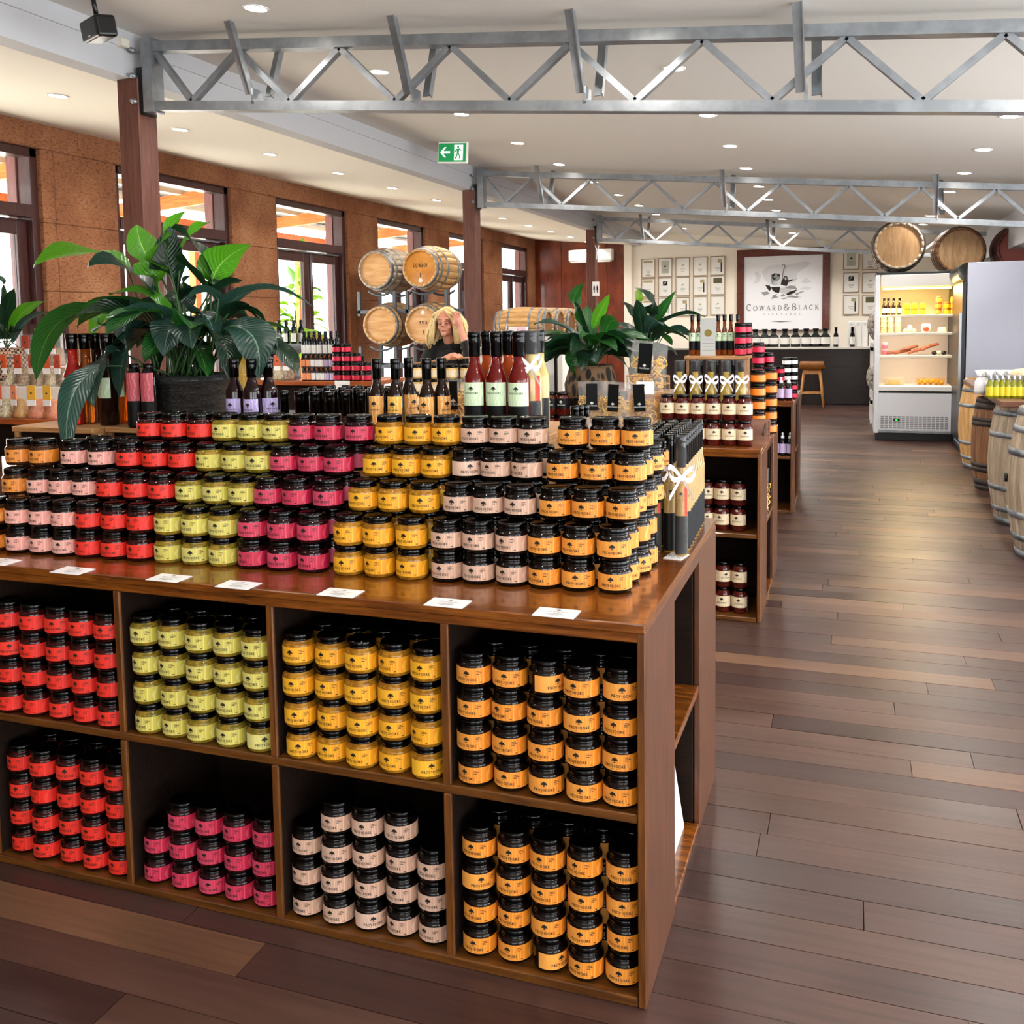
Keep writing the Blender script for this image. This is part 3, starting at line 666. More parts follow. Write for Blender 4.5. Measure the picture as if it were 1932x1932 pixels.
for i, (px, Y, n) in enumerate([(925, 2.68, 'left'), (965, 2.685, 'middle'), (1000, 2.68, 'right')]):
    bottle(K_tallgreen2, on(px-5, 740, Y), Y, RISE, 'tall bottle of orange dressing standing behind the red ones, %s of three' % n, 'tall green-labelled bottles', rz=.6)
for i, (px, Y, k) in enumerate([(712, 2.57, K_tan), (747, 2.56, K_gold), (772, 2.64, K_tan), (806, 2.56, K_tan), (834, 2.60, K_tan)]):
    bottle(k, on(px, 760, Y), Y, RISE, 'small brown sauce bottle with %s label, %s from left of five' % ('gold' if k is K_gold else 'tan', ORD[i]), 'small tan-labelled sauce bottles', rz=0 if i in (0, 1, 3) else 1.1)
for i, (px, Y) in enumerate([(444, 2.56), (477, 2.555), (508, 2.60)]):
    bottle(K_purple, on(px, 770, Y), Y, RISE, 'dark bottle with lilac label right of the lily pot, %s from left' % ORD[i], 'lilac-labelled bottles', rz=0 if i < 2 else 1.0)
for i, (px, Y) in enumerate([(256, 2.54), (283, 2.535)]):
    bottle(K_pinkc, on(px, 760, Y), Y, RISE, 'slim black bottle with rose label left of the lily pot, %s from left' % ORD[i], 'rose-labelled slim bottles')
for j in range(4):
    for i in range(6):
        x = -1.665+.054*i+.02*(j % 2); Y = 2.565+.085*j
        if x > -1.38: continue
        bottle(K_dark, x, Y, 1.055, 'dark red dressing bottle in the massed group, row %s back, %s from left' % (ORD[j], ORD[i]), 'massed dark dressing bottles')
for i, (px, Y, c, n) in enumerate([(141, 2.56, 'rose', 'bright red'), (165, 2.60, 'amber', 'amber'), (186, 2.66, 'brown', 'brown'), (206, 2.58, 'brown', 'dark brown'), (229, 2.64, 'orange', 'orange')]):
    bottle(K_clear[c], on(px, 760, Y), Y, RISE, 'tall clear bottle of %s liquid left of the lily' % n, 'tall clear bottles')
# gift-wrapped bottle and ribboned dressings
def gift(d, x, y, z, label, group, seed, coral=False):
    o = bottle(d, x, y, z, label, group, 'gift_bottle', rz=.1); H, R = d['H'], d['R']
    MB().lathe([(R*1.12,0),(R*1.2,H*.3),(R*1.12,H*.56),(R*.75,H*.66),(R*.95,H*.80),(R*.9,H*1.01)], 12, cap=False).build('cellophane_bag', M_sleeve, o)
    if coral: MB().box(R*.55, R*1.0, -R*.86, -R*.82, H*.34, H*.58).build('coral_tag', P_coral, o)
    bow(o, (R*.2, -R*1.0, H*.66), 1.0, seed); return o
K_palegift = bottle_kind('pale_gift', .030, .302, Lq['pale'], .22, .42, None, (.03,.34,P_black,None))
gift(K_palegift, on(1003, 740, 2.60), 2.60, RISE, 'cellophane-wrapped pale bottle with white ribbon beside the red dressings', None, 1, True)
bottle(K_palegift, on(1018, 740, 2.70), 2.70, RISE, 'pale bottle half hidden behind the ribboned gift bottle', None)
for i, px in enumerate((1084, 1094, 1104)):
    bottle(K_clearsm, on(px, 770, 2.78+.03*i), 2.78+.03*i, .857+.18, 'small clear bottle with black cap near the pasta bags, %s from left' % ORD[i], 'small clear bottles')
r = thing('clear_bottle_stand', 'small dark stand under the small clear bottles', 'stand', (on(1094, 770, 2.81), 2.81, .857)); MB().box(-.045, .05, -.07, .08, 0, .165).build('box', M_cabin, r); MB().box(-.05, .055, -.08, .09, .165, .18).build('top', M_cab, r)
k_ = 0
for col, (x0, x1, n) in enumerate(((-.426, -.440, 10), (-.464, -.478, 10), (-.502, -.514, 9), (-.540, -.55, 8))):
    for i in range(n):
        Y = 2.572+.044*i+.010*col; x = x0+(x1-x0)*i/9
        lb = 'tall pale dressing bottle at the right end, %s file from the aisle, %s back' % (ORD[col], ORD[i]); k_ += 1
        if i == 0 and col in (0, 2): gift(K_pale, x, Y-.02, .857, 'cellophane-wrapped pale dressing bottle with white bow, %s from the aisle' % ORD[col], 'tall pale dressing bottles', 20+col, True)
        else: bottle(K_pale, x, Y, .857, lb, 'tall pale dressing bottles', rz=.4)
# price cards
def card(px, py, lbl, rz=0, w=.095, d=.062, zt=.8575, grp='price cards on the front edge'):
    p = at(px, py, 'z', zt); r = thing('price_card', lbl, 'card', (p.x, p.y, zt), rz, grp)
    MB().box(-w/2, w/2, -d/2, d/2, 0, .0012).build('sleeve', M_glass if False else M_card, r)
    mb = MB(); V, Fc, wd = lettering('PROVIDORE', .006, .2, 1.2); mb.add([(x, y+.002, .0016) for x, y in V], Fc)
    V, Fc = emblem(.010); mb.add([(x, y+.014, .0016) for x, y in V], Fc)
    for k, L in enumerate((.03, .04, .02)): mb.add([(-L/2,-.008-k*.006,.0016),(L/2,-.008-k*.006,.0016),(L/2,-.006-k*.006,.0016),(-L/2,-.006-k*.006,.0016)], [(0,1,2,3)])
    mb.build('print', M_inkg, r); return r
for i, (px, py, nm) in enumerate([(0, 1060, 'pale pink'), (137, 1077, 'red'), (319, 1091, 'lime-green'), (450, 1104, 'crimson'), (643, 1119, 'yellow'), (845, 1138, 'beige'), (1050, 1157, 'orange')]):
    card(px, py, 'small white price card flat on the worktop before the %s jars' % nm)
card(1276, 1050, 'small white price card at the island right end by the tall bottles', 1.4, .07, .05, grp=None)
# things in the end cubby
r = thing('paper_bag', 'white paper bag standing in the lower end cubby', 'bag', (-.50, 2.58, .022)); bag = MB()
bag.add([(-.05,-.10,0),(.06,-.10,0),(.06,.10,0),(-.05,.10,0),(-.02,-.08,.30),(.02,-.08,.30),(.02,.08,.30),(-.02,.08,.30)], [(0,3,2,1),(0,1,5,4),(1,2,6,5),(2,3,7,6),(3,0,4,7)])
bag.build('bag', mat('white_kraft', '#e4e2de', .6), r); MB().tube([(.0,-.04,.29),(.0,-.03,.37),(.0,.03,.37),(.0,.04,.29)], .004, 5).build('handle', M_ribbon, r)
o = gift(K_palegift, -.475, 2.40, .437, 'ribboned gift bottle standing in the upper end cubby', None, 5)
# ---------------------------------------------------------------- leafy plants
def leafmat(name, dark, light, vein):
    m = bpy.data.materials.new(name); m.use_nodes = True; b = m.node_tree.nodes['Principled BSDF']; MATS[name] = m
    at_ = nd(m, 'ShaderNodeAttribute', attribute_name='leaf'); sp = nd(m, 'ShaderNodeSeparateXYZ'); lk(m, at_.outputs['Vector'], sp.inputs[0])
    ab = nd(m, 'ShaderNodeMath', operation='ABSOLUTE'); lk(m, sp.outputs[0], ab.inputs[0])
    mu = nd(m, 'ShaderNodeMath', operation='MULTIPLY_ADD'); mu.inputs[1].default_value = -.25; lk(m, ab.outputs[0], mu.inputs[0]); lk(m, sp.outputs[1], mu.inputs[2])
    m2 = nd(m, 'ShaderNodeMath', operation='MULTIPLY'); m2.inputs[1].default_value = 95; lk(m, mu.outputs[0], m2.inputs[0])
    sn = nd(m, 'ShaderNodeMath', operation='SINE'); lk(m, m2.outputs[0], sn.inputs[0])
    r = ramp(m, sn.outputs[0], [(.0, dark), (.75, dark), (1, light)])
    mid = nd(m, 'ShaderNodeMath', operation='LESS_THAN'); mid.inputs[1].default_value = .035; lk(m, ab.outputs[0], mid.inputs[0])
    c = mixc(m, r.outputs[0], hx(vein), mid.outputs[0]); lk(m, c, b.inputs['Base Color']); b.inputs['Roughness'].default_value = .32; b.inputs['Specular IOR Level'].default_value = .5
    bu = nd(m, 'ShaderNodeBump'); bu.inputs['Strength'].default_value = .25; bu.inputs['Distance'].default_value = .004; lk(m, sn.outputs[0], bu.inputs['Height']); lk(m, bu.outputs[0], b.inputs['Normal'])
    tr = nd(m, 'ShaderNodeBsdfTranslucent'); tr.inputs[0].default_value = hx(light); mx = nd(m, 'ShaderNodeMixShader'); mx.inputs[0].default_value = .3
    lk(m, b.outputs[0], mx.inputs[1]); lk(m, tr.outputs[0], mx.inputs[2]); lk(m, mx.outputs[0], m.node_tree.nodes['Material Output'].inputs[0]); return m
M_leaf = {'d': leafmat('leaf_dark', '#0c2617', '#16381f', '#3a5a34'), 'm': leafmat('leaf_mid', '#16451a', '#28621f', '#5a8a3a'), 'l': leafmat('leaf_light', '#3a7a14', '#5a9a20', '#8abc50'),
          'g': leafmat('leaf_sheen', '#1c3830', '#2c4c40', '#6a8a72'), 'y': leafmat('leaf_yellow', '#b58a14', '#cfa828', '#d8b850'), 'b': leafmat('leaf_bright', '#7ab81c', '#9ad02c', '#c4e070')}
M_stem = mat('leaf_stem', '#2c4a20', .5)
def leaf(parent, B, C, T, W, key, roll=0.0, root=None):
    """curved blade from B over C to T, W wide, with its petiole from root to B"""
    B, C, T = Vector(B), Vector(C), Vector(T); n = 9; V = []; A = []; Fc = []
    for i in range(n+1):
        t = i/n; p = B*(1-t)**2+C*2*t*(1-t)+T*t*t; d = ((C-B)*(1-t)+(T-C)*t).normalized()
        s = d.cross(Vector((0,0,1)))
        if s.length < .25: s = d.cross(Vector((math.cos(roll*3), -1, 0)))
        s.normalize(); nrm = s.cross(d).normalized()
        s = (s*math.cos(roll)+nrm*math.sin(roll)); nrm = s.cross(d).normalized()
        hw = W/2*(math.sin(PI*min(1, t*.93+.05)**.85)**.8) if i < n else W*.01
        wob = .06*W*math.sin(t*9+roll*7)
        for u in (-1, -.5, 0, .5, 1):
            V.append(p+s*hw*u+nrm*(abs(u)*hw*.28+wob*u*abs(u))); A.append((u, t, 0))
    for i in range(n):
        for j in range(4): Fc.append((i*5+j, i*5+j+1, (i+1)*5+j+1, (i+1)*5+j))
    mb = MB().add(V, Fc, 0, True); me = mb.mesh('leaf', M_leaf[key]); a = me.attributes.new('leaf', 'FLOAT_VECTOR', 'POINT'); a.data.foreach_set('vector', [c for v in A for c in v])
    o = place(me, 'leaf', parent)
    if root is not None:
        root = Vector(root); m_ = (root+B)/2+Vector((0,0,.10*(B-root).length))
        MB().tube([root, (root+m_)/2+Vector((0,0,.01)), m_, (m_+B)/2, B, B*(.8)+C*.2], [.0045,.0042,.004,.0035,.003,.002], 5).build('leaf_stem', M_stem, o)
    return o
def plant_random(parent, c, n, L, W, spread, up, seed, keys, tall=0):
    q = random.Random(seed); c = Vector(c)
    for i in range(n):
        a = 2*PI*(i*.618+q.random()*.12); e = q.uniform(.1, 1.0); r0 = spread*q.uniform(.15, .5); ll = L*q.uniform(.75, 1.15)
        if i < tall: e = 1.35; r0 = spread*.15
        dr = Vector((math.cos(a), math.sin(a), 0)); B = c+dr*r0+Vector((0,0,up*q.uniform(.45, 1.0)*(1.2 if i < tall else 1)))
        C = B+dr*ll*.5*math.cos(e)+Vector((0,0,ll*.5*math.sin(e))); T = B+dr*ll*(.95 if i >= tall else .35)+Vector((0,0,ll*(math.sin(e)*.9-.55) if i >= tall else ll*.9))
        leaf(parent, B, C, T, W*q.uniform(.8, 1.15), q.choice(keys), q.uniform(-.5, .5), c+dr*.02)
# big lily on the nearest island
PYD = 2.72; pc = at(357, 760, 'y', PYD)
lily = thing('potted_lily', 'large leafy peace lily in a crumpled black plastic pot', 'potted plant', (pc.x, PYD, RISE))
potm = mat('black_pot_plastic', '#0b0d10', .42, coat=.2); bump(potm, noise(potm, coords(potm, (1,1,2.2)), 22, 5, .7), .9, .02)
PRT = .157
MB().lathe([(.128,0),(.132,.01),(.148,.135),(.158,.14),(PRT,.165),(.150,.165),(.145,.14),(.0001,.14)], 40).build('pot', potm, lily)
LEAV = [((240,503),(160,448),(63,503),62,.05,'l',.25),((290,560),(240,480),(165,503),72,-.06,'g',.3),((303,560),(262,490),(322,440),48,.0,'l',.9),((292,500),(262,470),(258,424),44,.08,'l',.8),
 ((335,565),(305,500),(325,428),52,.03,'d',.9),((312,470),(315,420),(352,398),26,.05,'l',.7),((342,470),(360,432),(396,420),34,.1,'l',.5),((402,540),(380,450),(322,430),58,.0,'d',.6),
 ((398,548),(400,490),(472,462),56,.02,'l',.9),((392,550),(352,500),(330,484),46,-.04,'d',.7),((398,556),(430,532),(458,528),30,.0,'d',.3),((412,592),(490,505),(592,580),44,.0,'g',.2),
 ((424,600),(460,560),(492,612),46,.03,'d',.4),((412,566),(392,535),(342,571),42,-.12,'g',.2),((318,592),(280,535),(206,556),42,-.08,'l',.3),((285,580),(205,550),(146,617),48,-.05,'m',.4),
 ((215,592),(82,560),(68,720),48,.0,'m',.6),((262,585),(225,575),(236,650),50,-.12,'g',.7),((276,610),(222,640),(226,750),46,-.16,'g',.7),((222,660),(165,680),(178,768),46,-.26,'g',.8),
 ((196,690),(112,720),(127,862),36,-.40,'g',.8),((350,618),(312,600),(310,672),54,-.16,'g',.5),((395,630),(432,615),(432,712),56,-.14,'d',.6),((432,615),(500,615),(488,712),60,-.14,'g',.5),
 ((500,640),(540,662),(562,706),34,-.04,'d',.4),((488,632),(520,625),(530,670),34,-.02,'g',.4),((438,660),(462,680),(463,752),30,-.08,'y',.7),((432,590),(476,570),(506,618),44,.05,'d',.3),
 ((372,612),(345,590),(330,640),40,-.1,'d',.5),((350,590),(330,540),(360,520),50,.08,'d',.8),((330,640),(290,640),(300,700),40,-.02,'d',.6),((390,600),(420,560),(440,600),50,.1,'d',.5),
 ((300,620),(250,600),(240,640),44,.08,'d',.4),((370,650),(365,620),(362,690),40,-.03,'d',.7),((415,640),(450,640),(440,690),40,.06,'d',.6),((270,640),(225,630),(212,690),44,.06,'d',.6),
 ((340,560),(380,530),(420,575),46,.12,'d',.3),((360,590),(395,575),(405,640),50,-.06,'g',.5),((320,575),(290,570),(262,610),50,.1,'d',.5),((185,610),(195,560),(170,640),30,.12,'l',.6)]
inv = Vector((pc.x, PYD, RISE))
plant_random(lily, (0,0,.14), 22, .26, .11, .24, .24, 12, ['d','d','g','m'])
q = random.Random(5)
for (b, c, t_, wpx, dy, key, ro) in LEAV:
    def pp(p, f): return at(p[0], p[1], 'y', PYD+dy*f)-inv
    Bv, Cv, Tv = pp(b, .5), pp(c, .8), pp(t_, 1.2)
    a = q.uniform(0, 2*PI); leaf(lily, Bv, Cv, Tv, wpx*.0024, key, ro*(1 if q.random() < .5 else -1)*.6, Vector((.07*math.cos(a)+(b[0]-357)*.0003, .07*math.sin(a), .14)))
# ---------------------------------------------------------------- barrels
def barrel_kit(key, L, Rh, Rb, M_st, M_hd, M_hp, n=20, hoops=((.0,.05),(.10,.14),(.27,.31),(.69,.73),(.86,.90),(.95,1.0)), bung=True):
    def rad(t): return Rh+(Rb-Rh)*(1-(2*t-1)**2)
    mb = MB(); k = 9; a = 2*PI/n*.985; V = []; Fc = []
    for i in range(k):
        t = i/(k-1); r = rad(t)
        for rr_, j in ((r, -.5), (r*1.004, 0), (r, .5)): V.append((rr_*math.cos(a*j), rr_*math.sin(a*j), t*L))
        for j in (-.5, .5): V.append(((r-.025)*math.cos(a*j), (r-.025)*math.sin(a*j), t*L))
    for i in range(k-1):
        b, c = i*5, i*5+5
        Fc += [(b,b+1,c+1,c),(b+1,b+2,c+2,c+1),(b+3,b,c,c+3),(b+2,b+4,c+4,c+2),(b+4,b+3,c+3,c+4)]
    Fc += [(1,0,3),(2,1,4),(1,3,4),((k-1)*5,(k-1)*5+1,(k-1)*5+3),((k-1)*5+1,(k-1)*5+2,(k-1)*5+4),((k-1)*5+1,(k-1)*5+4,(k-1)*5+3)]
    d = {'stave': MB().add(V, Fc, 0, True).mesh(key+'_stave', M_st), 'n': n, 'hoops': []}
    for t0, t1 in hoops:
        d['hoops'].append(MB().lathe([(rad(t0)+.0005,t0*L),(rad(t0)+.0055,t0*L),(rad(t1)+.0055,t1*L),(rad(t1)+.0005,t1*L)], 28, cap=False).mesh(key+'_hoop', M_hp))
    d['head'] = MB().lathe([(.0001,0),(Rh-.02,0)], 28, cap=False).mesh(key+'_head', M_hd)
    d['L'] = L; d['Rh'] = Rh; d['Rb'] = Rb; return d
def barrel(d, loc, rot, label, group, spin=0, stencil=None, tagdot=False, bung=False):
    r = thing('wine_barrel', label, 'barrel', loc, 0, group); r.rotation_euler = rot
    for i in range(d['n']): place(d['stave'], 'stave', r, (0,0,0), spin+2*PI*i/d['n'])
    for h in d['hoops']: place(h, 'hoop', r)
    h1 = place(d['head'], 'head', r, (0,0,d['L']-.022)); h0 = place(d['head'], 'head', r, (0,0,.022))
    h0.rotation_euler = (PI, 0, 0)
    if bung:
        MB().lathe([(.028,0),(.028,.012),(.02,.014)], 12, xf=Matrix.Translation((d['Rb']+.001,0,d['L']*.52)) @ Matrix.Rotation(PI/2, 4, 'Y')).build('bung', M_dark, r)
    if stencil:
        mb = MB(); V, Fc, wd = lettering(stencil, .042, .2, 1.5)
        mb.add([(-x, .05-y, 0) for x, y in V], Fc); V, Fc, wd = lettering('1', .05, .2, 1.5); mb.add([(-x, -.06-y, 0) for x, y in V], Fc)
        o = mb.build('stencil', M_ink, h0, (0,0,.001))
    if tagdot: MB().lathe([(.0001,.0),(.026,.0)], 12, cap=False).build('paper_dot', M_paper, h0, (0,-.15 if tagdot == 1 else .15,.001))
    return r
# barrel rack by the windows
BK_oak = barrel_kit('oak', .80, .225, .285, M_oak, M_oakh, M_hoop); BK_honey = barrel_kit('honey', .80, .225, .285, M_oak, M_oakhoney, M_hoop)
BK_gry = barrel_kit('grey', .80, .225, .285, M_oakw, M_oakh, M_hoop)
RY = 10.55
ROTF = (-PI/2, 0, 0)      # local z runs along +Y, the lower head faces the shop
for kit, x, z, lb, st, dot in ((BK_gry, -5.50, 2.135, 'worn pale barrel at the upper left of the steel rack', None, False), (BK_honey, -4.90, 2.14, 'honey-coloured barrel with stencilled head at the upper right of the rack', '10PR03', 1),
                      (BK_oak, -5.45, 1.46, 'pale-headed oak barrel at the lower left of the steel rack', None, False), (BK_oak, -4.88, 1.455, 'oak barrel behind the woman at the lower right of the rack', 'VAV', 2)):
    barrel(kit, (x, RY, z), ROTF, lb, 'barrels on the steel rack', stencil=st, tagdot=dot)
rk = thing('barrel_rack', 'grey steel two-level barrel rack before the windows', 'rack', (0,0,0)); M_rack = mat('rack_steel', '#5c6268', .45, .5)
for zt in (1.815, 1.135):
    for yb in (RY+.10, RY+.66):
        mb = MB().box(-5.80, -4.56, yb-.02, yb+.02, zt-.21, zt-.17)
        mb.build('long_rail', M_rack, rk)
        for cx in (-5.48, -4.89):
            pts = [(cx+.285*math.sin(a), yb, zt+.31-.30*math.cos(a)) for a in [(-.62+1.24*i/8) for i in range(9)]]
            MB().tube(pts, .016, 6).build('cradle', M_rack, rk)
        for x in (-5.78, -5.29, -5.12, -4.60):
            MB().box(x-.018, x+.018, yb-.02, yb+.02, zt-.24, zt+.06).build('upright', M_rack, rk)
    for x in (-5.78, -5.20, -4.60): MB().box(x-.018, x+.018, RY+.10, RY+.66, zt-.20, zt-.165).build('cross_rail', M_rack, rk)
for x in (-5.78, -4.60):
    for yb in (RY+.10, RY+.66): MB().box(x-.02, x+.02, yb-.02, yb+.02, 0, .90).build('leg', M_rack, rk)
# row of barrels lying by the plywood wall
BK_row = barrel_kit('row', .78, .225, .285, M_oak, M_oakd, M_hoop)
for i in range(4):
    barrel(BK_row, (-4.93, 13.35+.62*i, 1.40), (0, PI/2, 0), 'pale barrel lying in the row by the plywood wall, %s from the front' % ORD[i], 'lying row of barrels')
st = thing('barrel_stand', 'timber stand under the lying row of barrels', 'stand', (0,0,0))
for x in (-4.80, -4.30): MB().box(x-.05, x+.05, 13.0, 15.5, 1.02, 1.125).build('bearer', M_jamb, st)
for x in (-4.80, -4.30):
    for yb in (13.1, 14.2, 15.4): MB().box(x-.05, x+.05, yb-.05, yb+.05, 0, 1.02).build('leg', M_jamb, st)
# ---------------------------------------------------------------- spice table, far left
SY = 3.72; SZ = 1.035
def step_table(name, label, x0, x1, y0, y1, z, m, legs=True):
    t = thing(name, label, 'table', (0,0,0)); bevel(MB().box(x0, x1, y0, y1, z-.03, z).build('top_board', m, t), .003)
    bevel(MB().box(x0+.02, x1-.02, y0+.03, y0+.05, z-.20, z-.03).build('apron', M_cabin, t), .003)
    for x in (x0+.03, x1-.07):
        for y in (y0+.03, y1-.07): MB().box(x, x+.04, y, y+.04, 0, z-.03).build('leg', M_cabv, t)
    return t
M_shelf = wood('orange_shelf_wood', ['#7a3612', '#9a4a1a', '#b45e26'], (1,12,12), 5, .35, .3)
tb = step_table('spice_table', 'wooden table holding spice packets at the left edge', -4.9, -3.70, SY, 4.40, SZ, M_shelf)
for k, (ya, zt) in enumerate(((SY+.17, .15), (SY+.33, .25))): bevel(MB().box(-4.88, -3.74, ya, ya+.16, SZ, SZ+zt).build('step', M_paper if False else M_white, tb), .003)
def pouch_kit(key, w, h, d, cont, lab, lab2):
    V = []; Fc = []; n = 6
    for i in range(n+1):
        t = i/n; dd = d*(1-t)**.7*.5+.002; ww = w*(1-.06*math.sin(PI*t))
        for sx, sy in ((-.5,-1),(0,-1.25),(.5,-1),(.5,1),(0,1.25),(-.5,1)): V.append((sx*ww, sy*dd, t*h))
    for i in range(n):
        for j in range(6): Fc.append((i*6+j, i*6+(j+1) % 6, (i+1)*6+(j+1) % 6, (i+1)*6+j))
    Fc += [tuple(reversed(range(6))), tuple(n*6+j for j in range(6))]
    k = {'bag': MB().add(V, Fc, 0, True).mesh(key+'_bag', M_cello)}
    V2 = [(x*.94, y*.9, z*.55+.002) for x, y, z in V]; k['fill'] = MB().add(V2, Fc, 0, True).mesh(key+'_fill', cont)
    k['lab'] = MB().box(-w*.28, w*.28, -d*.62-.004, -d*.62, h*.56, h*.97).mesh(key+'_lab', lab); k['lab2'] = MB().box(-w*.28, w*.28, -d*.68-.003, -d*.68, h*.38, h*.55).mesh(key+'_lab2', lab2)
    mb = MB(); V, Fc = emblem(.012); mb.add([(x, -d*.62-.0055, h*.72+z) for x, z in V], Fc); k['pr'] = mb.mesh(key+'_print', M_ink); return k
def pouch(k, x, y, z, label, group, rz=0, name='spice_packet', cat='packet'):
    o = tag(place(k['bag'], name, None, (x, y, z), rz), label, cat, group); place(k['fill'], 'contents', o); l = place(k['lab'], 'label', o); place(k['pr'], 'emblem', l)
    if k.get('lab2'): place(k['lab2'], 'price_label', o)
    return o
SPC = [pouch_kit('spice%d' % i, .088, .175, .045, speckle('spice_%d' % i, a, b, 80, .8), mat('spice_label_%d' % i, c, .5), M_paper) for i, (a, b, c) in enumerate((('#8a7a50', '#c8b890', '#c8572e'), ('#a8721c', '#c89a3c', '#e07a3a'), ('#b8562c', '#d88a50', '#e3ac3a'), ('#6a4a30', '#a88a60', '#b8452a')))]
def put_row(pxs, py, Y, z, kits, what, grp):
    for i, (px, k) in enumerate(zip(pxs, kits)):
        pouch(SPC[k], on(px, py, Y), Y, z, 'clear spice packet with orange label in the %s row, %s from left' % (what, ORD[i]), grp, jr.gauss(0, .12))
put_row([6, 37, 68, 98], 755, SY+.06, SZ, [0, 1, 2, 2], 'front', 'spice packets on the left table')
put_row([14, 43, 70, 97, 118], 700, SY+.24, SZ+.15, [0, 3, 3, 0, 3], 'middle', 'spice packets on the left table')
put_row([57, 82, 107], 672, SY+.40, SZ+.25, [3, 3, 3], 'back', 'spice packets on the left table')
# woven basket with a plant
bp = at(8, 690, 'y', 4.00); wv = mat('basket_weave', '#8a6a52', .8); v = coords(wv, (1,1,1)); ck = nd(wv, 'ShaderNodeTexChecker'); ck.inputs['Scale'].default_value = 70; lk(wv, v, ck.inputs[0]); ck.inputs[1].default_value = hx('#b08a6e'); ck.inputs[2].default_value = hx('#2a1c16'); lk(wv, ck.outputs[0], bs(wv).inputs['Base Color']); bump(wv, ck.outputs[1], .6, .006)
bk = thing('basket_plant', 'lily in a round woven basket at the left edge', 'potted plant', (bp.x, 4.02, SZ+.15))
MB().lathe([(.085,0),(.10,.01),(.115,.08),(.105,.15),(.085,.20),(.088,.205),(.078,.20),(.0001,.17)], 28).build('basket', wv, bk)
MB().tube([(.09*math.cos(a), .0, .19+.05*math.sin(a)) for a in [PI*i/8 for i in range(9)]], .004, 5).build('handle', wv, bk)
for b, c, t_, wpx, key, ro in (((22,640),(30,575),(90,568),30,'l',.4),((25,645),(40,590),(102,588),22,'g',.2),((8,640),(25,540),(-5,520),36,'d',.7),((5,640),(-30,560),(-60,600),40,'d',.4),((12,640),(5,580),(28,545),34,'d',.7),((15,640),(50,600),(14,640),26,'d',.4)):
    f = lambda p, dy=0: at(p[0], p[1], 'y', 4.02+dy)-Vector((bp.x, 4.02, SZ+.15))
    leaf(bk, f(b), f(c), f(t_, -.05), wpx*.0026, key, ro, (0, 0, .18))
fr = thing('photo_frame', 'small dark picture frame standing behind the spice packets', 'picture frame', (on(95, 660, 4.22), 4.22, SZ)); 
mb = MB().box(-.13,.13,-.01,.01,.20,.225).box(-.13,.13,-.01,.01,.455,.48).box(-.13,-.105,-.01,.01,.225,.455).box(.105,.13,-.01,.01,.225,.455); mb.build('frame', M_jamb, fr); MB().box(-.105,.105,-.004,.006,.225,.455).build('mount', M_paper, fr)
MB().box(-.07,.08,-.006,-.004,.25,.43).build('photo', speckle('photo_print', '#10181c', '#5a6a60', 14), fr); MB().box(-.02,.02,-.01,.02,0,.20).build('stand', M_jamb, fr)
# ---------------------------------------------------------------- tasting table with little bottles
TY = 5.55; TZ2 = 1.112
tt = step_table('condiment_table', 'orange wooden table of small bottles and pink jars', -4.05, -2.93, TY, 6.05, TZ2, M_shelf)
K_mini = {c: bottle_kind('mini_'+c, .0175, .094, Lq[l], .30, .34, (.08,.56,p,None), None, capm=(M_blackg if c != 'lav' else M_blackg)) for c, l, p in (('peach','brown',P_peach),('white','brown',P_white),('lav','plum',P_lav))}
K_mid = bottle_kind('mid_black', .0205, .165, Lq['black'], .22, .36, (.08,.44,P_white,None))
for k, (ya, zt) in enumerate(((TY+.09, .085), (TY+.17, .165))): bevel(MB().box(-3.50, -3.21, ya, ya+.08, TZ2, TZ2+zt).build('step', M_shelf, tt), .002)
cols = ['peach','peach','white','white','white','lav','lav']
for j, (Y, z, rw) in enumerate(((TY+.045, TZ2, 'front'), (TY+.13, TZ2+.085, 'middle'))):
    for i, px in enumerate((574, 583, 592, 601, 609, 618, 627)): bottle(K_mini[cols[i]], on(px-j*1, 700, Y), Y, z, 'tiny bottle with %s label in the %s row, %s from left' % ({'peach': 'peach', 'white': 'white', 'lav': 'lavender'}[cols[i]], rw, ORD[i]), 'tiny bottles on the tasting table', rz=0)
for i, px in enumerate((574, 583, 593, 603, 614, 625, 636)): bottle(K_mid, on(px, 650, TY+.21), TY+.21, TZ2+.165, 'black bottle with white label in the top row, %s from left' % ORD[i], 'black bottles on the tasting table', rz=0)
# small pink jars
def small_jar_kit(key, R, H, content, lab, lidm):
    return {'b': MB().lathe([(R*.9,0),(R,H*.06),(R,H*.68),(R*.9,H*.76),(R*.88,H*.78)], 16).mesh(key+'_b', content), 'c': MB().lathe([(R*.92,H*.76),(R*.95,H*.78),(R*.95,H*.97),(R*.88,H),(.0001,H*.99)], 16).mesh(key+'_c', lidm),
            'l': band(R+.0005, H*.14, H*.62, -PI/2-1.9, -PI/2+1.9, 18).mesh(key+'_l', lab), 'H': H, 'R': R}
def small_jar(k, x, y, z, label, group, rz=0):
    o = tag(place(k['b'], 'small_jar', None, (x, y, z), rz), label, 'jar', group); place(k['c'], 'lid', o); place(k['l'], 'label', o); return o
P_crim = mat('label_crimson', '#c21238', .45); P_or = mat('label_bright_orange', '#e0741a', .45)
SJ_pink = small_jar_kit('pinkjar', .033, .062, JAM['pink'], P_crim, M_blackg); SJ_or = small_jar_kit('orangejar', .040, .072, JAM['amber'], P_or, M_blackg); SJ_wh = small_jar_kit('whitejar', .033, .062, JAM['beige'], P_white, M_blackg)
SJ_kr = small_jar_kit('kraftjar', .040, .08, speckle('mustard_seed', '#a8803c', '#c8a864', 90, .2, .6), P_cream, M_blackg)
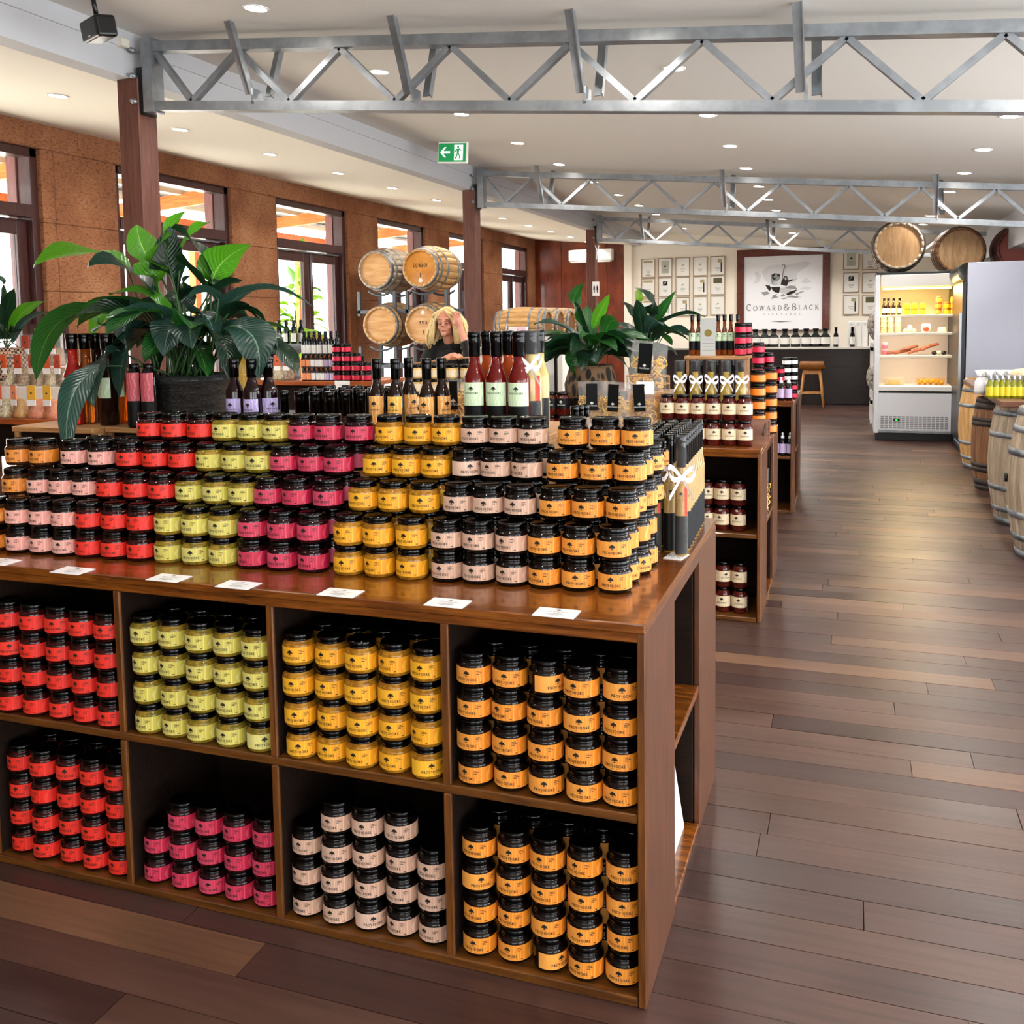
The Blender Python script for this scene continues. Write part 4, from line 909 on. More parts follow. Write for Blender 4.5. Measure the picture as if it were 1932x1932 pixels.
for i, (px, n) in enumerate(((637, 4), (655, 4), (673, 3), (692, 2))):
    for k in range(n): small_jar(SJ_pink, on(px, 700, TY+.06), TY+.06, TZ2+k*.062, 'small crimson-labelled jar on the tasting table, column %s, %s up' % (ORD[i], ORD[k]), 'pink jars on the tasting table', jr.gauss(0,.3))
for i, px in enumerate((672, 684)): bottle(K_mid, on(px, 660, TY+.2), TY+.2, TZ2, 'black bottle standing behind the pink jars, %s of two' % ORD[i], 'black bottles behind pink jars')
pd = thing('pedestal', 'grey round pedestal on the tasting table', 'pedestal', (on(548, 660, TY+.3), TY+.3, TZ2)); MB().lathe([(.07,0),(.06,.02),(.05,.16),(.10,.20),(.11,.225),(.11,.245)], 24).build('stand', mat('grey_stone', '#7a7c7c', .7), pd)
for i in range(6): bottle(K_mid, on(548, 620, TY+.3)-.075+.03*i, TY+.27+.03*(i % 2)*1.6, TZ2+.245, 'black bottle grouped on the grey pedestal, %s from left' % ORD[i], 'bottles on the pedestal')
for i, px in enumerate((488, 512)):
    g = thing('glass_vase', 'clear glass vase with pale soap beside the pedestal, %s from left' % ORD[i], 'vase', (on(px, 690, TY+.14), TY+.14, TZ2)); MB().lathe([(.035,0),(.04,.01),(.05,.22),(.047,.22),(.037,.012),(.0001,.012)], 18).build('glass', M_glass, g); MB().ball((0,0,.08), (.03,.03,.055), 10, 7).build('soap', mat('pale_soap', '#d8d0d8', .5), g)
for i, (px, k) in enumerate(((528, 0), (545, 3))): pouch(SPC[k], on(px, 700, TY+.1), TY+.1, TZ2, 'pale clear packet on the tasting table left of the tiny bottles, %s from left' % ORD[i], None)
sg = thing('table_sign', 'white paper sign hanging from the tasting table edge', 'sign', (on(646, 722, TY-.01), TY-.012, TZ2-.07)); MB().box(-.055,.055,-.003,.003,0,.075).build('sheet', M_paper, sg)
MB().box(-.03,.03,-.0045,-.003,.03,.034).box(-.02,.02,-.0045,-.003,.045,.049).build('print', M_inkg, sg)
# bright plants beside the doors
def potted(name, label, c, z0, hpot, rpot, mpot, n, L, W, spread, up, seed, keys, tall=0):
    t = thing(name, label, 'potted plant', (c[0], c[1], z0)); MB().lathe([(rpot*.8,0),(rpot*.85,.01),(rpot,hpot),(rpot*.94,hpot),(rpot*.9,hpot*.9),(.0001,hpot*.9)], 24).build('pot', mpot, t)
    plant_random(t, (0,0,hpot*.9), n, L, W, spread, up, seed, keys, tall); return t
potm2 = mat('grey_pot', '#6a6a68', .6)
potted('potted_lily', 'bright yellow-green lily beyond the tasting table', (on(517, 600, 6.35), 6.35), .0, 1.32, .16, potm2, 30, .28, .12, .32, .22, 4, ['b','b','l','y'])
potted('potted_shrub', 'tall bright green shrub outside the third door', (-6.9, 11.05), .0, .3, .2, potm2, 46, .28, .14, .5, 1.75, 9, ['b','b','l'], 4)
# ---------------------------------------------------------------- the woman
M_skin = mat('skin', '#c98a72', .5); bs(M_skin).inputs['Subsurface Weight'].default_value = .0
M_knit = mat('black_knit', '#0a0a0c', .8); M_trou = mat('dark_trousers', '#15161c', .8); M_hair = wood('blond_hair', ['#b08a50', '#dcc084', '#f4e4bc'], (14,14,1.5), 9, .45, 0)
WY = 7.6
def wp(px, py, dy=0): return at(px, py, 'y', WY+dy)
hc = wp(842, 611); Wroot = Vector((hc.x-.02, WY+.06, 0))
wm = thing('person', 'woman with wavy blond hair and glasses, black sweater, hand raised to her head', 'person', tuple(Wroot))
def R_(v): return Vector(v)-Wroot
def baked(mb, name, m, parent, vox=.008, sm=6):
    me = mb.mesh(name, m); o = place(me, name)
    a = o.modifiers.new('r', 'REMESH'); a.mode = 'VOXEL'; a.voxel_size = vox; b = o.modifiers.new('s', 'SMOOTH'); b.iterations = sm; b.factor = .5
    dg = bpy.context.evaluated_depsgraph_get(); dg.update(); e = bpy.data.meshes.new_from_object(o.evaluated_get(dg)); o.modifiers.clear(); o.data = e; e.polygons.foreach_set('use_smooth', [True]*len(e.polygons)); o.parent = parent; return o
H_ = R_(hc); shz = R_(wp(830, 652)).z
shL = Vector((H_.x-.16, .03, shz-.03)); shR = Vector((H_.x+.15, .05, shz-.03)); nk = Vector((H_.x+.0, .02, shz+.03))
elL = R_(wp(793, 705, -.1)); haL = R_(wp(846, 674, -.30)); elR = R_(wp(892, 690, -.14)); haR = R_(wp(868, 616, -.10))
hip = Vector((0, .06, .88))
body = MB()
body.ball((H_.x, H_.y-.0, H_.z+.02), (.073,.092,.105), 16, 12).ball((H_.x+.008, H_.y-.03, H_.z-.045), (.055,.062,.062), 14, 10).ball((H_.x+.012, H_.y-.085, H_.z-.085), (.026,.022,.022), 10, 8)
body.tube([(H_.x+.014,H_.y-.088,H_.z+.03),(H_.x+.017,H_.y-.105,H_.z-.005),(H_.x+.018,H_.y-.116,H_.z-.022)], [.010,.013,.017], 8)
for s in (-1, 1): body.ball((H_.x+.012+s*.036, H_.y-.068, H_.z-.03), (.026,.022,.024), 10, 7).ball((H_.x+.01+s*.033, H_.y-.078, H_.z+.036), (.022,.014,.010), 8, 6).ball((H_.x+.005+s*.073, H_.y+.01, H_.z), (.012,.02,.03), 8, 6)
body.ball((H_.x+.016, H_.y-.092, H_.z-.058), (.022,.010,.008), 8, 6)
body.tube([(H_.x, H_.y+.02, H_.z-.05), nk+Vector((0,.01,-.06))], [.05,.056], 12)
body.tube([nk+Vector((0,.02,-.06)), (H_.x-.005,.05,shz-.16), (.0,.06,1.06), hip], [.10,.13,.115,.13], 16)
body.tube([shL, (shL+elL)/2+Vector((-.01,0,0)), elL, (elL*.45+haL*.55), haL], [.052,.046,.038,.034,.025], 10)
body.tube([shR, (shR+elR)/2+Vector((.01,0,0)), elR, (elR*.45+haR*.55), haR], [.052,.046,.038,.034,.025], 10)
for s in (-1, 1): body.tube([hip+Vector((s*.08,0,0)), (s*.09,.05,.48), (s*.09,.07,.09), (s*.09,.06,.04)], [.09,.058,.04,.04], 10).tube([(s*.09,.08,.035),(s*.10,-.10,.03)], [.04,.034], 8)
def hand(h, d, up, side, curl):
    d = d.normalized(); up = up.normalized(); sd = d.cross(up).normalized()*side
    body.tube([h-d*.01, h+d*.035, h+d*.075], [.024,.033,.033], 10)
    for k, L in enumerate((.062, .072, .068, .052)):
        p0 = h+d*.07+sd*(-.027+.018*k); dd = (d+sd*(-.18+.12*k)).normalized()
        body.tube([p0, p0+dd*L*.45+up*curl*.004, p0+dd*L*.8-up*curl*L*.25, p0+dd*L*.98-up*curl*L*.55], [.0085,.0082,.0078,.007], 7)
    p0 = h+d*.02-sd*.028; dd = (d*.6-sd).normalized(); body.tube([p0, p0+dd*.03, p0+dd*.03+d*.03-up*curl*.012], [.011,.010,.008], 7)
hand(haR, Vector((-.30,-.1,1)), Vector((0,-1,.1)), 1, -.4); hand(haL, Vector((.95,-.2,.12)), Vector((0,-.35,1)), -1, .9)
baked(body, 'body', M_skin, wm, .0065, 3)
sw = MB(); sw.tube([nk+Vector((0,.015,-.055)), (H_.x-.005,.045,shz-.15), (.0,.055,1.06), hip+Vector((0,0,-.02))], [.115,.152,.135,.15], 18)
sw.tube([nk+Vector((0,.005,.0)), nk+Vector((0,.01,-.05))], [.066,.09], 14).tube([shL+Vector((.03,0,.02)), shL, (shL+elL)/2+Vector((-.01,0,0)), elL, elL*.2+haL*.8], [.07,.072,.062,.056,.044], 12).tube([shR+Vector((-.03,0,.02)), shR, (shR+elR)/2+Vector((.01,0,0)), elR, elR*.38+haR*.62], [.07,.072,.062,.056,.044], 12)
sw.tube([shL+Vector((.02,.01,.01)), nk+Vector((0,.01,-.035)), shR+Vector((-.02,.01,.01))], [.07,.075,.07], 12)
baked(sw, 'sweater', M_knit, wm, .009, 4)
tr = MB()
for s in (-1, 1): tr.tube([hip+Vector((s*.07,0,.06)), hip+Vector((s*.08,0,-.05)), (s*.09,.05,.48), (s*.09,.07,.08)], [.12,.115,.082,.07], 12)
baked(tr, 'trousers', M_trou, wm, .011, 3)
q = random.Random(2); hr = MB()
hr.ball((H_.x-.004, H_.y+.035, H_.z+.045), (.092,.098,.105), 18, 12)
for i in range(150):
    a = -PI*.06+PI*1.12*i/149; ca, sa = math.cos(a), math.sin(a); fr_ = q.random()
    p0 = Vector((H_.x+.02*ca, H_.y-.015+.05*sa, H_.z+.125+.012*q.random())); out = .098+.05*q.random()
    L = q.uniform(.20, .33) if ca < .3 else q.uniform(.24, .37); pts = [p0]
    for k in range(1, 8):
        t = k/7; wv_ = .024*t*math.sin(t*8+i*.12)+.006*math.sin(i*1.7); rr_ = out*min(1, .55+t*1.0)+.03*t*(1 if abs(ca) > .5 else .5)
        pts.append(Vector((H_.x+ca*rr_+wv_, H_.y+.01+sa*rr_*.9+.01*math.cos(t*8+i)-(.02*t if sa < .2 else 0), H_.z+.115-.02*t-L*t**1.25)))
    hr.tube(pts, [.008,.013,.014,.013,.012,.011,.009,.003], 5)
for s in (-1, 1):
    for k in range(12):
        x0 = H_.x+s*(.008+.005*k); hr.tube([(H_.x+s*.006, H_.y-.055, H_.z+.128), (x0+s*.03, H_.y-.088, H_.z+.105-.003*k), (H_.x+s*(.082+.002*k), H_.y-.06+.004*k, H_.z+.03), (H_.x+s*(.095+.003*k), H_.y-.05, H_.z-.06), (H_.x+s*(.10+.004*k), H_.y-.06, H_.z-.17)], [.006,.010,.012,.012,.005], 5)
hr.build('hair', M_hair, wm)
gl = MB(); 
for s in (-1, 1):
    cx = H_.x+.013+s*.034; gl.tube([(cx+.027*math.cos(t), H_.y-.104, H_.z+.006+.018*math.sin(t)) for t in [2*PI*k/14 for k in range(15)]], .0016, 5)
    gl.tube([(cx+s*.027, H_.y-.103, H_.z+.012), (H_.x+s*.078, H_.y-.02, H_.z+.016)], .0018, 5)
gl.tube([(H_.x+.006, H_.y-.106, H_.z+.008), (H_.x+.020, H_.y-.106, H_.z+.008)], .0016, 5); gl.build('glasses', mat('gold_wire', '#6a4a28', .3, .8), wm)
fc = MB()
for s in (-1, 1):
    cx = H_.x+.012+s*.033
    fc.tube([(cx-.017, H_.y-.085, H_.z+.004), (cx, H_.y-.094, H_.z-.001), (cx+.017, H_.y-.085, H_.z+.004)], .0028, 5, 0).tube([(cx-.019, H_.y-.088, H_.z+.034), (cx, H_.y-.097, H_.z+.040), (cx+.019, H_.y-.086, H_.z+.036)], [.002,.0036,.0018], 5, 1)
fc.tube([(H_.x-.010, H_.y-.094, H_.z-.058), (H_.x+.016, H_.y-.106, H_.z-.060), (H_.x+.040, H_.y-.094, H_.z-.058)], [.002,.005,.002], 6, 2)
fc.build('eyes_brows_mouth', [M_ink, mat('brow', '#6a4630', .7), mat('lips', '#9a4a48', .5)], wm)
cb = thing('clipboard', 'pale wooden tray edge held in the woman\'s lowered hand', 'tray', tuple(wp(838, 678, -.34))); cb.rotation_euler = (0, -.10, 0); bevel(MB().box(-.22,.22,-.13,.02,-.012,.0).build('board', M_riser, cb), .003)
# ---------------------------------------------------------------- goods on the second island
def sauce_kit(key, R, H, content, lab, pr, lidm, z0=.24, z1=.66):
    k = {'b': MB().lathe([(R*.88,0),(R,H*.05),(R,H*.70),(R*.93,H*.78),(R*.78,H*.85),(R*.76,H*.88)], 20).mesh(key+'_b', content), 'c': MB().lathe([(R*.80,H*.87),(R*.84,H*.885),(R*.84,H*.985),(R*.78,H),(.0001,H*.99)], 18).mesh(key+'_c', lidm),
         'l': band(R+.0005, H*z0, H*z1, -PI/2-1.5, -PI/2+1.5, 18).mesh(key+'_l', lab)}
    mb = MB(); V, Fc, wd = lettering('PROVIDORE', R*.15, .2, 1.4); mb.add(wrap(V, R+.0011, H*(z0+.13)), Fc); V, Fc = emblem(R*.42); mb.add(wrap(V, R+.0011, H*(z0+.24)), Fc)
    k['p'] = mb.mesh(key+'_p', pr); return k
def sauce(k, x, y, z, label, group, rz=None):
    o = tag(place(k['b'], 'sauce_jar', None, (x, y, z), jr.gauss(0,.2) if rz is None else rz), label, 'jar', group); place(k['c'], 'lid', o); l = place(k['l'], 'label', o); place(k['p'], 'lettering', l); return o
M_tom = speckle('tomato_sauce', '#360a06', '#4e1209', 50, .08); SK = sauce_kit('tomato', .0385, .127, M_tom, P_cream, M_ink, M_blackg); SKb = sauce_kit('passata', .0375, .125, M_tom, P_black, M_inkw, M_blackg, .3, .72)
GY = 4.845
for r_ in range(2):
    for i, px in enumerate((1259, 1288, 1317, 1346, 1376, 1405)):
        sauce(SK, on(px, 800 if r_ == 0 else 765, GY), GY, .857+r_*.127, 'tomato sauce jar with cream label, %s row on the second island, %s from left' % (['lower', 'upper'][r_], ORD[i]), 'cream-labelled sauce jars on the second island')
for r_ in range(2):
    for i, px in enumerate((1332, 1362, 1393)):
        sauce(SK, on(px, 940, 4.80), 4.80, .437+r_*.127, 'tomato sauce jar in the second island upper cubby, %s row, %s from left' % (['lower', 'upper'][r_], ORD[i]), 'sauce jars in the upper cubby')
    for i, px in enumerate((1334, 1364, 1395)):
        sauce(SK, on(px, 1110, 4.80), 4.80, .022+r_*.127, 'tomato sauce jar in the second island lower cubby, %s row, %s from left' % (['lower', 'upper'][r_], ORD[i]), 'sauce jars in the lower cubby')
for i, px in enumerate((1040, 1062)):
    for r_ in range(2): sauce(SKb, on(px, 770, 4.95), 4.95, .857+.0+r_*.125, 'dark sauce jar with black label beside the pasta, %s stack, %s' % (['left', 'right'][i], ['lower', 'upper'][r_]), 'black-labelled sauce jars', 0)
# mustard jars stacked at the left end
for i, px in enumerate((786, 822, 852, 882)):
    for r_ in range(5): small_jar(SJ_kr, on(px, 720, 4.93), 4.93, .857+.08*r_, 'mustard jar with cream label at the second island left end, stack %s, %s up' % (ORD[i], ORD[r_]), 'mustard jars at the second island left end', jr.gauss(0, .3))
# pasta bags
def pasta_fill(seed, w, h, d, m, nest):
    q = random.Random(seed); mb = MB()
    for i in range(90 if nest else 70):
        c = Vector((q.uniform(-.42,.42)*w, q.uniform(-.28,.28)*d, q.uniform(.08,.62)*h)); a = q.uniform(0, 2*PI); r_ = q.uniform(.012,.03)
        t = Vector((q.uniform(-1,1), q.uniform(-1,1), q.uniform(-1,1))).normalized(); u = t.orthogonal().normalized(); v_ = t.cross(u)
        mb.tube([c+u*r_*math.cos(a+k*.8)+v_*r_*math.sin(a+k*.8)+t*k*.0015 for k in range(6)], .0028, 4)
    return mb.mesh('pasta_fill', m)
M_pasta = mat('dry_pasta', '#d8a94e', .6); M_pasta2 = mat('egg_noodle', '#dca83c', .6)
def pasta_bag(px, py, Y, z, label, w=.155, h=.235, d=.085, tilt=0, seed=0, m=M_pasta, rx=0):
    k = pouch_kit('pasta%d' % seed, w, h, d, M_cello, P_black, M_paper); x = on(px, py, Y)
    o = tag(place(k['bag'], 'pasta_bag', None, (x, Y, z), 0, (rx, tilt, jr.gauss(0,.12))), label, 'pasta bag', 'bags of pasta'); place(pasta_fill(seed, w, h, d, m, seed % 2), 'pasta', o)['kind'] = 'stuff'
    lb = MB().box(-w*.19, w*.19, -d*.66-.002, -d*.66, h*.36, h*.96).build('label', P_black, o); mb = MB(); V, Fc = emblem(.016); mb.add([(x_, -d*.66-.004, h*.50+z_) for x_, z_ in V], Fc); V, Fc, wd = lettering('PROVIDORE', .007, .2, 1.2); mb.add([(x_, -d*.66-.004, h*.45+z_) for x_, z_ in V], Fc); mb.build('lettering', M_inkw, lb); return o
pasta_bag(1118, 780, 4.90, .935, 'clear pasta bag with black label, leftmost beside the clear bottles', seed=1)
pasta_bag(1162, 780, 4.86, .935, 'clear pasta bag with black label, front middle', seed=2, tilt=.05); pasta_bag(1214, 780, 4.88, .935, 'clear pasta bag with black label left of the sauce jars', seed=3, tilt=-.06)
pasta_bag(865, 770, 2.80, RISE, 'small bag of pasta wheels behind the tan-labelled bottles', .075, .15, .05, seed=5)
bx = on(1222, 700, 4.95)
ws = thing('wire_basket', 'thin wire basket holding a bag of noodle nests', 'basket', (bx, 4.95, .857))
MB().box(-.09,.09,-.08,.08,0,.255).build('plinth', M_riser, ws)
for z in (.262, .30, .34): MB().tube([(.115*math.cos(t), .085*math.sin(t), z) for t in [2*PI*k/20 for k in range(21)]], .0022, 4).build('wire_ring', M_riser, ws)
for k in range(12): t = 2*PI*k/12; MB().tube([(.115*math.cos(t), .085*math.sin(t), .256), (.115*math.cos(t), .085*math.sin(t), .34)], .0018, 4).build('wire', M_riser, ws)
MB().box(-.04,.05,-.095,-.090,.25,.315).build('card', M_paper, ws); mb = MB(); V, Fc = emblem(.012); mb.add([(x, -.0965, .29+z) for x, z in V], Fc); mb.build('card_print', M_ink, ws)
pasta_bag(1220, 640, 4.95, .857+.262, 'clear bag of noodle nests with black label in the wire basket', .19, .26, .11, seed=4, m=M_pasta2, tilt=.08)
pasta_bag(1168, 745, 4.975, .857+.11, 'flat bag of pasta lying behind the front bags', .17, .15, .07, seed=6)
pt_ = thing('pasta_tray', 'low wooden tray under the front pasta bags', 'tray', (-1.16, 4.88, .857)); bevel(MB().box(-.24,.20,-.075,.045,0,.077).build('box', M_riser, pt_), .003)
r = thing('pasta_crate', 'small pale crate under the flat pasta bag', 'crate', (on(1168, 745, 4.975), 4.975, .857)); bevel(MB().box(-.10,.10,-.06,.05,0,.108).build('box', M_riser, r), .003)
# leopard pot plant and the lily behind it
rs = thing('wooden_riser', 'dark wooden riser under the leopard-print pot', 'riser', (-1.40, 5.04, .857)); bevel(MB().box(-.28,.36,.0,.66,0,.20).build('box', M_cabin, rs), .003)
lp = mat('leopard_print', '#a98a5e', .8); v = coords(lp, (1,1,.45)); vo = nd(lp, 'ShaderNodeTexVoronoi'); vo.inputs['Scale'].default_value = 27; lk(lp, v, vo.inputs['Vector']); rp = ramp(lp, vo.outputs['Distance'], [(.38, '#140d08'), (.50, '#6e5438')]); lk(lp, rp.outputs[0], bs(lp).inputs['Base Color'])
pt = thing('potted_lily', 'leafy dark lily in a leopard-print fabric pot', 'potted plant', (-1.365, 5.17, 1.057)); MB().lathe([(.13,0),(.145,.01),(.15,.08),(.125,.16),(.12,.185),(.112,.18),(.0001,.16)], 28).build('pot', lp, pt)
plant_random(pt, (0,0,.16), 34, .24, .105, .26, .16, 21, ['d','d','m','g','m'], 3)
for b, c, t_, wpx, key, ro in (((1110,620),(1060,570),(1100,536),30,'m',.8),((1120,620),(1130,590),(1150,555),22,'l',.6),((1095,640),(1050,600),(1008,612),34,'g',.2),((1140,640),(1150,590),(1165,610),34,'m',.7),((1080,660),(1040,640),(1010,705),40,'g',.4),((1150,650),(1190,640),(1198,720),40,'d',.4),((1100,660),(1075,680),(1092,735),44,'m',.8)):
    f = lambda p, dy=0: at(p[0], p[1], 'y', 5.12+dy)-Vector((-1.365, 5.17, 1.057))
    leaf(pt, f(b), f(c, -.03), f(t_, -.08), wpx*.0031, key, ro, (0,0,.16))
p2 = thing('potted_lily', 'upright lily standing behind the leopard-print pot', 'potted plant', (-1.15, 5.60, 1.057)); MB().lathe([(.08,0),(.10,.15),(.095,.15),(.0001,.13)], 20).build('pot', potm, p2)
plant_random(p2, (0,0,.14), 24, .24, .10, .26, .22, 33, ['d','d','g','m'], 2)
for b, c, t_, wpx, key, ro in (((1210,610),(1200,560),(1206,545),24,'b',.9),((1225,610),(1245,560),(1195,542),34,'d',.5),((1240,610),(1250,580),(1276,548),18,'m',.5),((1230,620),(1290,580),(1330,598),26,'d',.2),((1205,620),(1185,580),(1172,568),34,'d',.5)):
    f = lambda p, dy=0: at(p[0], p[1], 'y', 5.6+dy)-Vector((-1.15, 5.60, 1.057))
    leaf(p2, f(b), f(c, -.03), f(t_, -.05), wpx*.0034, key, ro, (0,0,.14))
# pale riser with bottles, certificate and crimson jars
RZ = 1.277; bx0, bx1 = on(1292, 672, 5.52), on(1412, 672, 5.52)
rs = thing('wooden_riser', 'pale wooden riser with green-labelled bottles on the second island', 'riser', (0,0,0)); bevel(MB().box(bx0, bx1, 5.50, 5.72, RZ-.02, RZ).build('top_board', M_riser, rs), .002)
for x in (bx0+.01, bx1-.03): MB().box(x, x+.02, 5.52, 5.70, .857, RZ-.02).build('leg', M_riser, rs)
K_am = bottle_kind('amber_green', .019, .235, Lq['amber'], .16, .42, (.36,.56,P_green,M_ink), (.14,.36,P_black,None))
for i, px in enumerate((1306, 1318, 1355, 1367, 1379, 1392)): bottle(K_am, on(px, 640, 5.57+.01*(i % 2)), 5.57+.01*(i % 2), RZ, 'slim amber bottle with pale green label on the pale riser, %s from left' % ORD[i], 'slim amber bottles on the riser', rz=0)
ct = thing('certificate_stand', 'grey framed certificate with gold medal between amber bottles', 'certificate', (on(1336, 640, 5.55), 5.56, RZ)); MB().box(-.045,.045,-.004,.004,0,.215).build('sheet', mat('certificate_grey', '#b9bab4', .5), ct); MB().lathe([(.0001,0),(.021,0)], 20, cap=False, xf=Matrix.Translation((.0,-.006,.13)) @ Matrix.Rotation(PI/2, 4, 'X')).build('medal', mat('gold_medal', '#8a7a3a', .35, .6), ct)
mb = MB(); 
for k in range(4): mb.box(-.035,.035,-.0055,-.0045,.09-.02*k,.092-.02*k)
mb.build('print', M_inkg, ct); MB().box(-.046,.046,.004,.05,0,.01).build('foot', M_riser, ct)
def stack(kit, px, py, Y, z, n, what, grp, H=None):
    for k in range(n): small_jar(kit, on(px, py, Y), Y, z+k*kit['H'], '%s, %s from the bottom' % (what, ORD[k]), grp, jr.gauss(0, .3))
stack(SJ_pink, 1397, 640, 5.54, RZ, 3, 'small crimson jar on the pale riser end, front stack', 'crimson jars on the second island'); stack(SJ_pink, 1408, 640, 5.64, RZ, 3, 'small crimson jar on the pale riser end, rear stack', 'crimson jars on the second island')
stack(SJ_or, 1430, 760, 5.20, .857, 5, 'orange-labelled honey jar in the left tower of the second island', 'orange towers on the second island'); stack(SJ_or, 1452, 760, 5.40, .857, 5, 'orange-labelled honey jar in the right tower of the second island', 'orange towers on the second island')
stack(SJ_pink, 1431, 650, 5.50, .857, 8, 'small crimson jar in the tall stack behind the orange towers', 'crimson jars on the second island'); stack(SJ_pink, 1449, 660, 5.62, .857, 7, 'small crimson jar in the right stack behind the orange towers', 'crimson jars on the second island')
K_oil = bottle_kind('oil_gift', .030, .31, Lq['oil'], .18, .42)
gb = thing('gift_plinth', 'low dark plinth under the ribboned oil bottles', 'plinth', (-.80, 5.05, .857)); bevel(MB().box(-.22,.26,.0,.22,0,.10).build('box', M_cabin, gb), .003)
for i, px in enumerate((1282, 1312, 1341, 1370, 1398)): gift(K_oil, on(px, 700, 5.12), 5.12, .957, 'cellophane-wrapped oil bottle with white bow on the second island, %s from left' % ORD[i], 'ribboned oil bottles', 40+i)
for i, px in enumerate((1290, 1305, 1322, 1338, 1352, 1368, 1382, 1396)): bottle(K_dark, on(px, 680, 5.30), 5.30, 1.03, 'dark-capped bottle in the row behind the ribboned oils, %s from left' % ORD[i], 'dark bottles behind the oils')
gb = thing('bottle_plinth', 'dark plinth under the dark-capped bottle row', 'plinth', (-.80, 5.26, .857)); MB().box(-.24,.30,.0,.10,0,.173).build('box', M_cabin, gb)
ez = thing('card_easel', 'small wooden easel block with a pen on the second island corner', 'easel', (on(1432, 825, 4.93), 4.95, .857)); MB().prism([(-.06,-.05,0),(.05,-.05,0),(.05,.02,.11),(.04,.03,.115),(-.05,.03,.115),(-.06,.02,.11)][:4]+[(-.06,.03,.115)], (0,.05,0)).build('block', M_bartop, ez); MB().tube([(.02,-.035,.045),(.03,.0,.10)], .004, 5).build('pen', M_dark, ez)
wf = thing('framed_notice', 'white notice in a black frame standing left of the leopard pot', 'notice', (on(1018, 700, 5.45), 5.45, 1.057)); mb = MB().box(-.11,-.095,-.01,.01,0,.36).box(.095,.11,-.01,.01,0,.36).box(-.095,.095,-.01,.01,.345,.36).box(-.095,.095,-.01,.01,0,.015); mb.build('frame', M_dark, wf); MB().box(-.095,.095,-.004,.004,.015,.345).build('sheet', M_paper, wf)
rs = thing('wooden_riser', 'dark riser under the framed notice', 'riser', (on(1018, 700, 5.45), 5.36, .857)); MB().box(-.16,.10,0,.18,0,.20).build('box', M_cabin, rs)
o = pasta_bag(1452, 930, 5.30, .437, 'pasta bag standing in the second island end cubby', .10, .24, .07, seed=8); o.location.x = -.46
# gift boxes on a far plinth
bt = thing('gift_table', 'plain white plinth carrying boxed soaps beyond the middle post', 'plinth', (on(975, 650, 6.6), 6.6, 0)); bevel(MB().box(-.35,.35,0,.4,0,1.30).build('box', M_white, bt), .005)
for i, (px, z, c) in enumerate(((948, 0, '#e8e4ea'), (962, 0, '#dfe2ec'), (976, 0, '#e6e6e8'), (990, 0, '#ecd0d8'), (968, .075, '#f0dde2'), (985, .075, '#e8c2cc'), (1003, 0, '#e8c04a'))):
    b_ = thing('gift_box', '%s boxed soap on the white plinth, %s placed' % (['white', 'bluish white', 'plain white', 'pale pink', 'upper pale pink', 'upper pink', 'yellow'][i], ORD[i]), 'box', (on(px, 640, 6.66), 6.68, 1.30+z)); bevel(MB().box(-.032,.032,-.03,.03,0,.073).build('carton', mat('carton_%d' % i, c, .5), b_), .003); MB().box(-.033,.033,-.031,.031,.03,.036).build('band', M_ribbon, b_)
# ---------------------------------------------------------------- third island
IY = 7.54
for i, px in enumerate((1461, 1474, 1488)):
    pb = thing('pump_bottle', 'dark pump bottle with lavender label on the third island, %s from left' % ORD[i], 'bottle', (on(px, 740, IY), IY, .857), group='pump bottles on the third island'); MB().lathe([(.024,0),(.026,.01),(.026,.10),(.02,.12),(.012,.13)], 14).build('bottle_body', Lq['black'], pb); MB().lathe([(.013,.13),(.013,.15),(.006,.15),(.006,.165)], 10).bar((0,0,.17),(0,-.03,.168),.012,.012).build('pump', M_ribbon, pb); band(.0265,.02,.09,-PI/2-1.4,-PI/2+1.4,12).build('label', P_lav, pb)
    pb2 = thing('pump_bottle', 'dark pump bottle with lavender label in the third island cubby, %s from left' % ORD[i], 'bottle', (on(px+3, 850, IY), IY-.03, .437), group='pump bottles in the cubby')
    for ch in list(pb.children): c2 = place(ch.data, ch.name.split('.')[0], pb2)
for j, (px, Y, n) in enumerate(((1458, 7.75, 4), (1472, 7.78, 4), (1487, 7.68, 2), (1497, 7.72, 2))): stack(SJ_pink, px, 720, Y, .857, n, 'small crimson jar on the third island, column %s' % ORD[j], 'crimson jars on the third island')
for j, (px, Y) in enumerate(((1484, 7.9), (1497, 7.95))): stack(SJ_wh, px, 700, Y, .857, 5, 'small white-labelled jar on the third island, column %s' % ORD[j], 'white-labelled jars on the third island')
SJ_pw = small_jar_kit('pinkwhite', .033, .062, JAM['pink'], P_crim, M_ribbon)
for lev, zz in (('upper', .437), ('lower', .022)):
    for j in range(4):
        for k in range(4): small_jar(SJ_pw, -.45, 7.446+.42+.075*j, zz+.066*k, 'white-lidded crimson jar in the third island %s end cubby, file %s, %s up' % (lev, ORD[j], ORD[k]), 'white-lidded jars in the third island end')
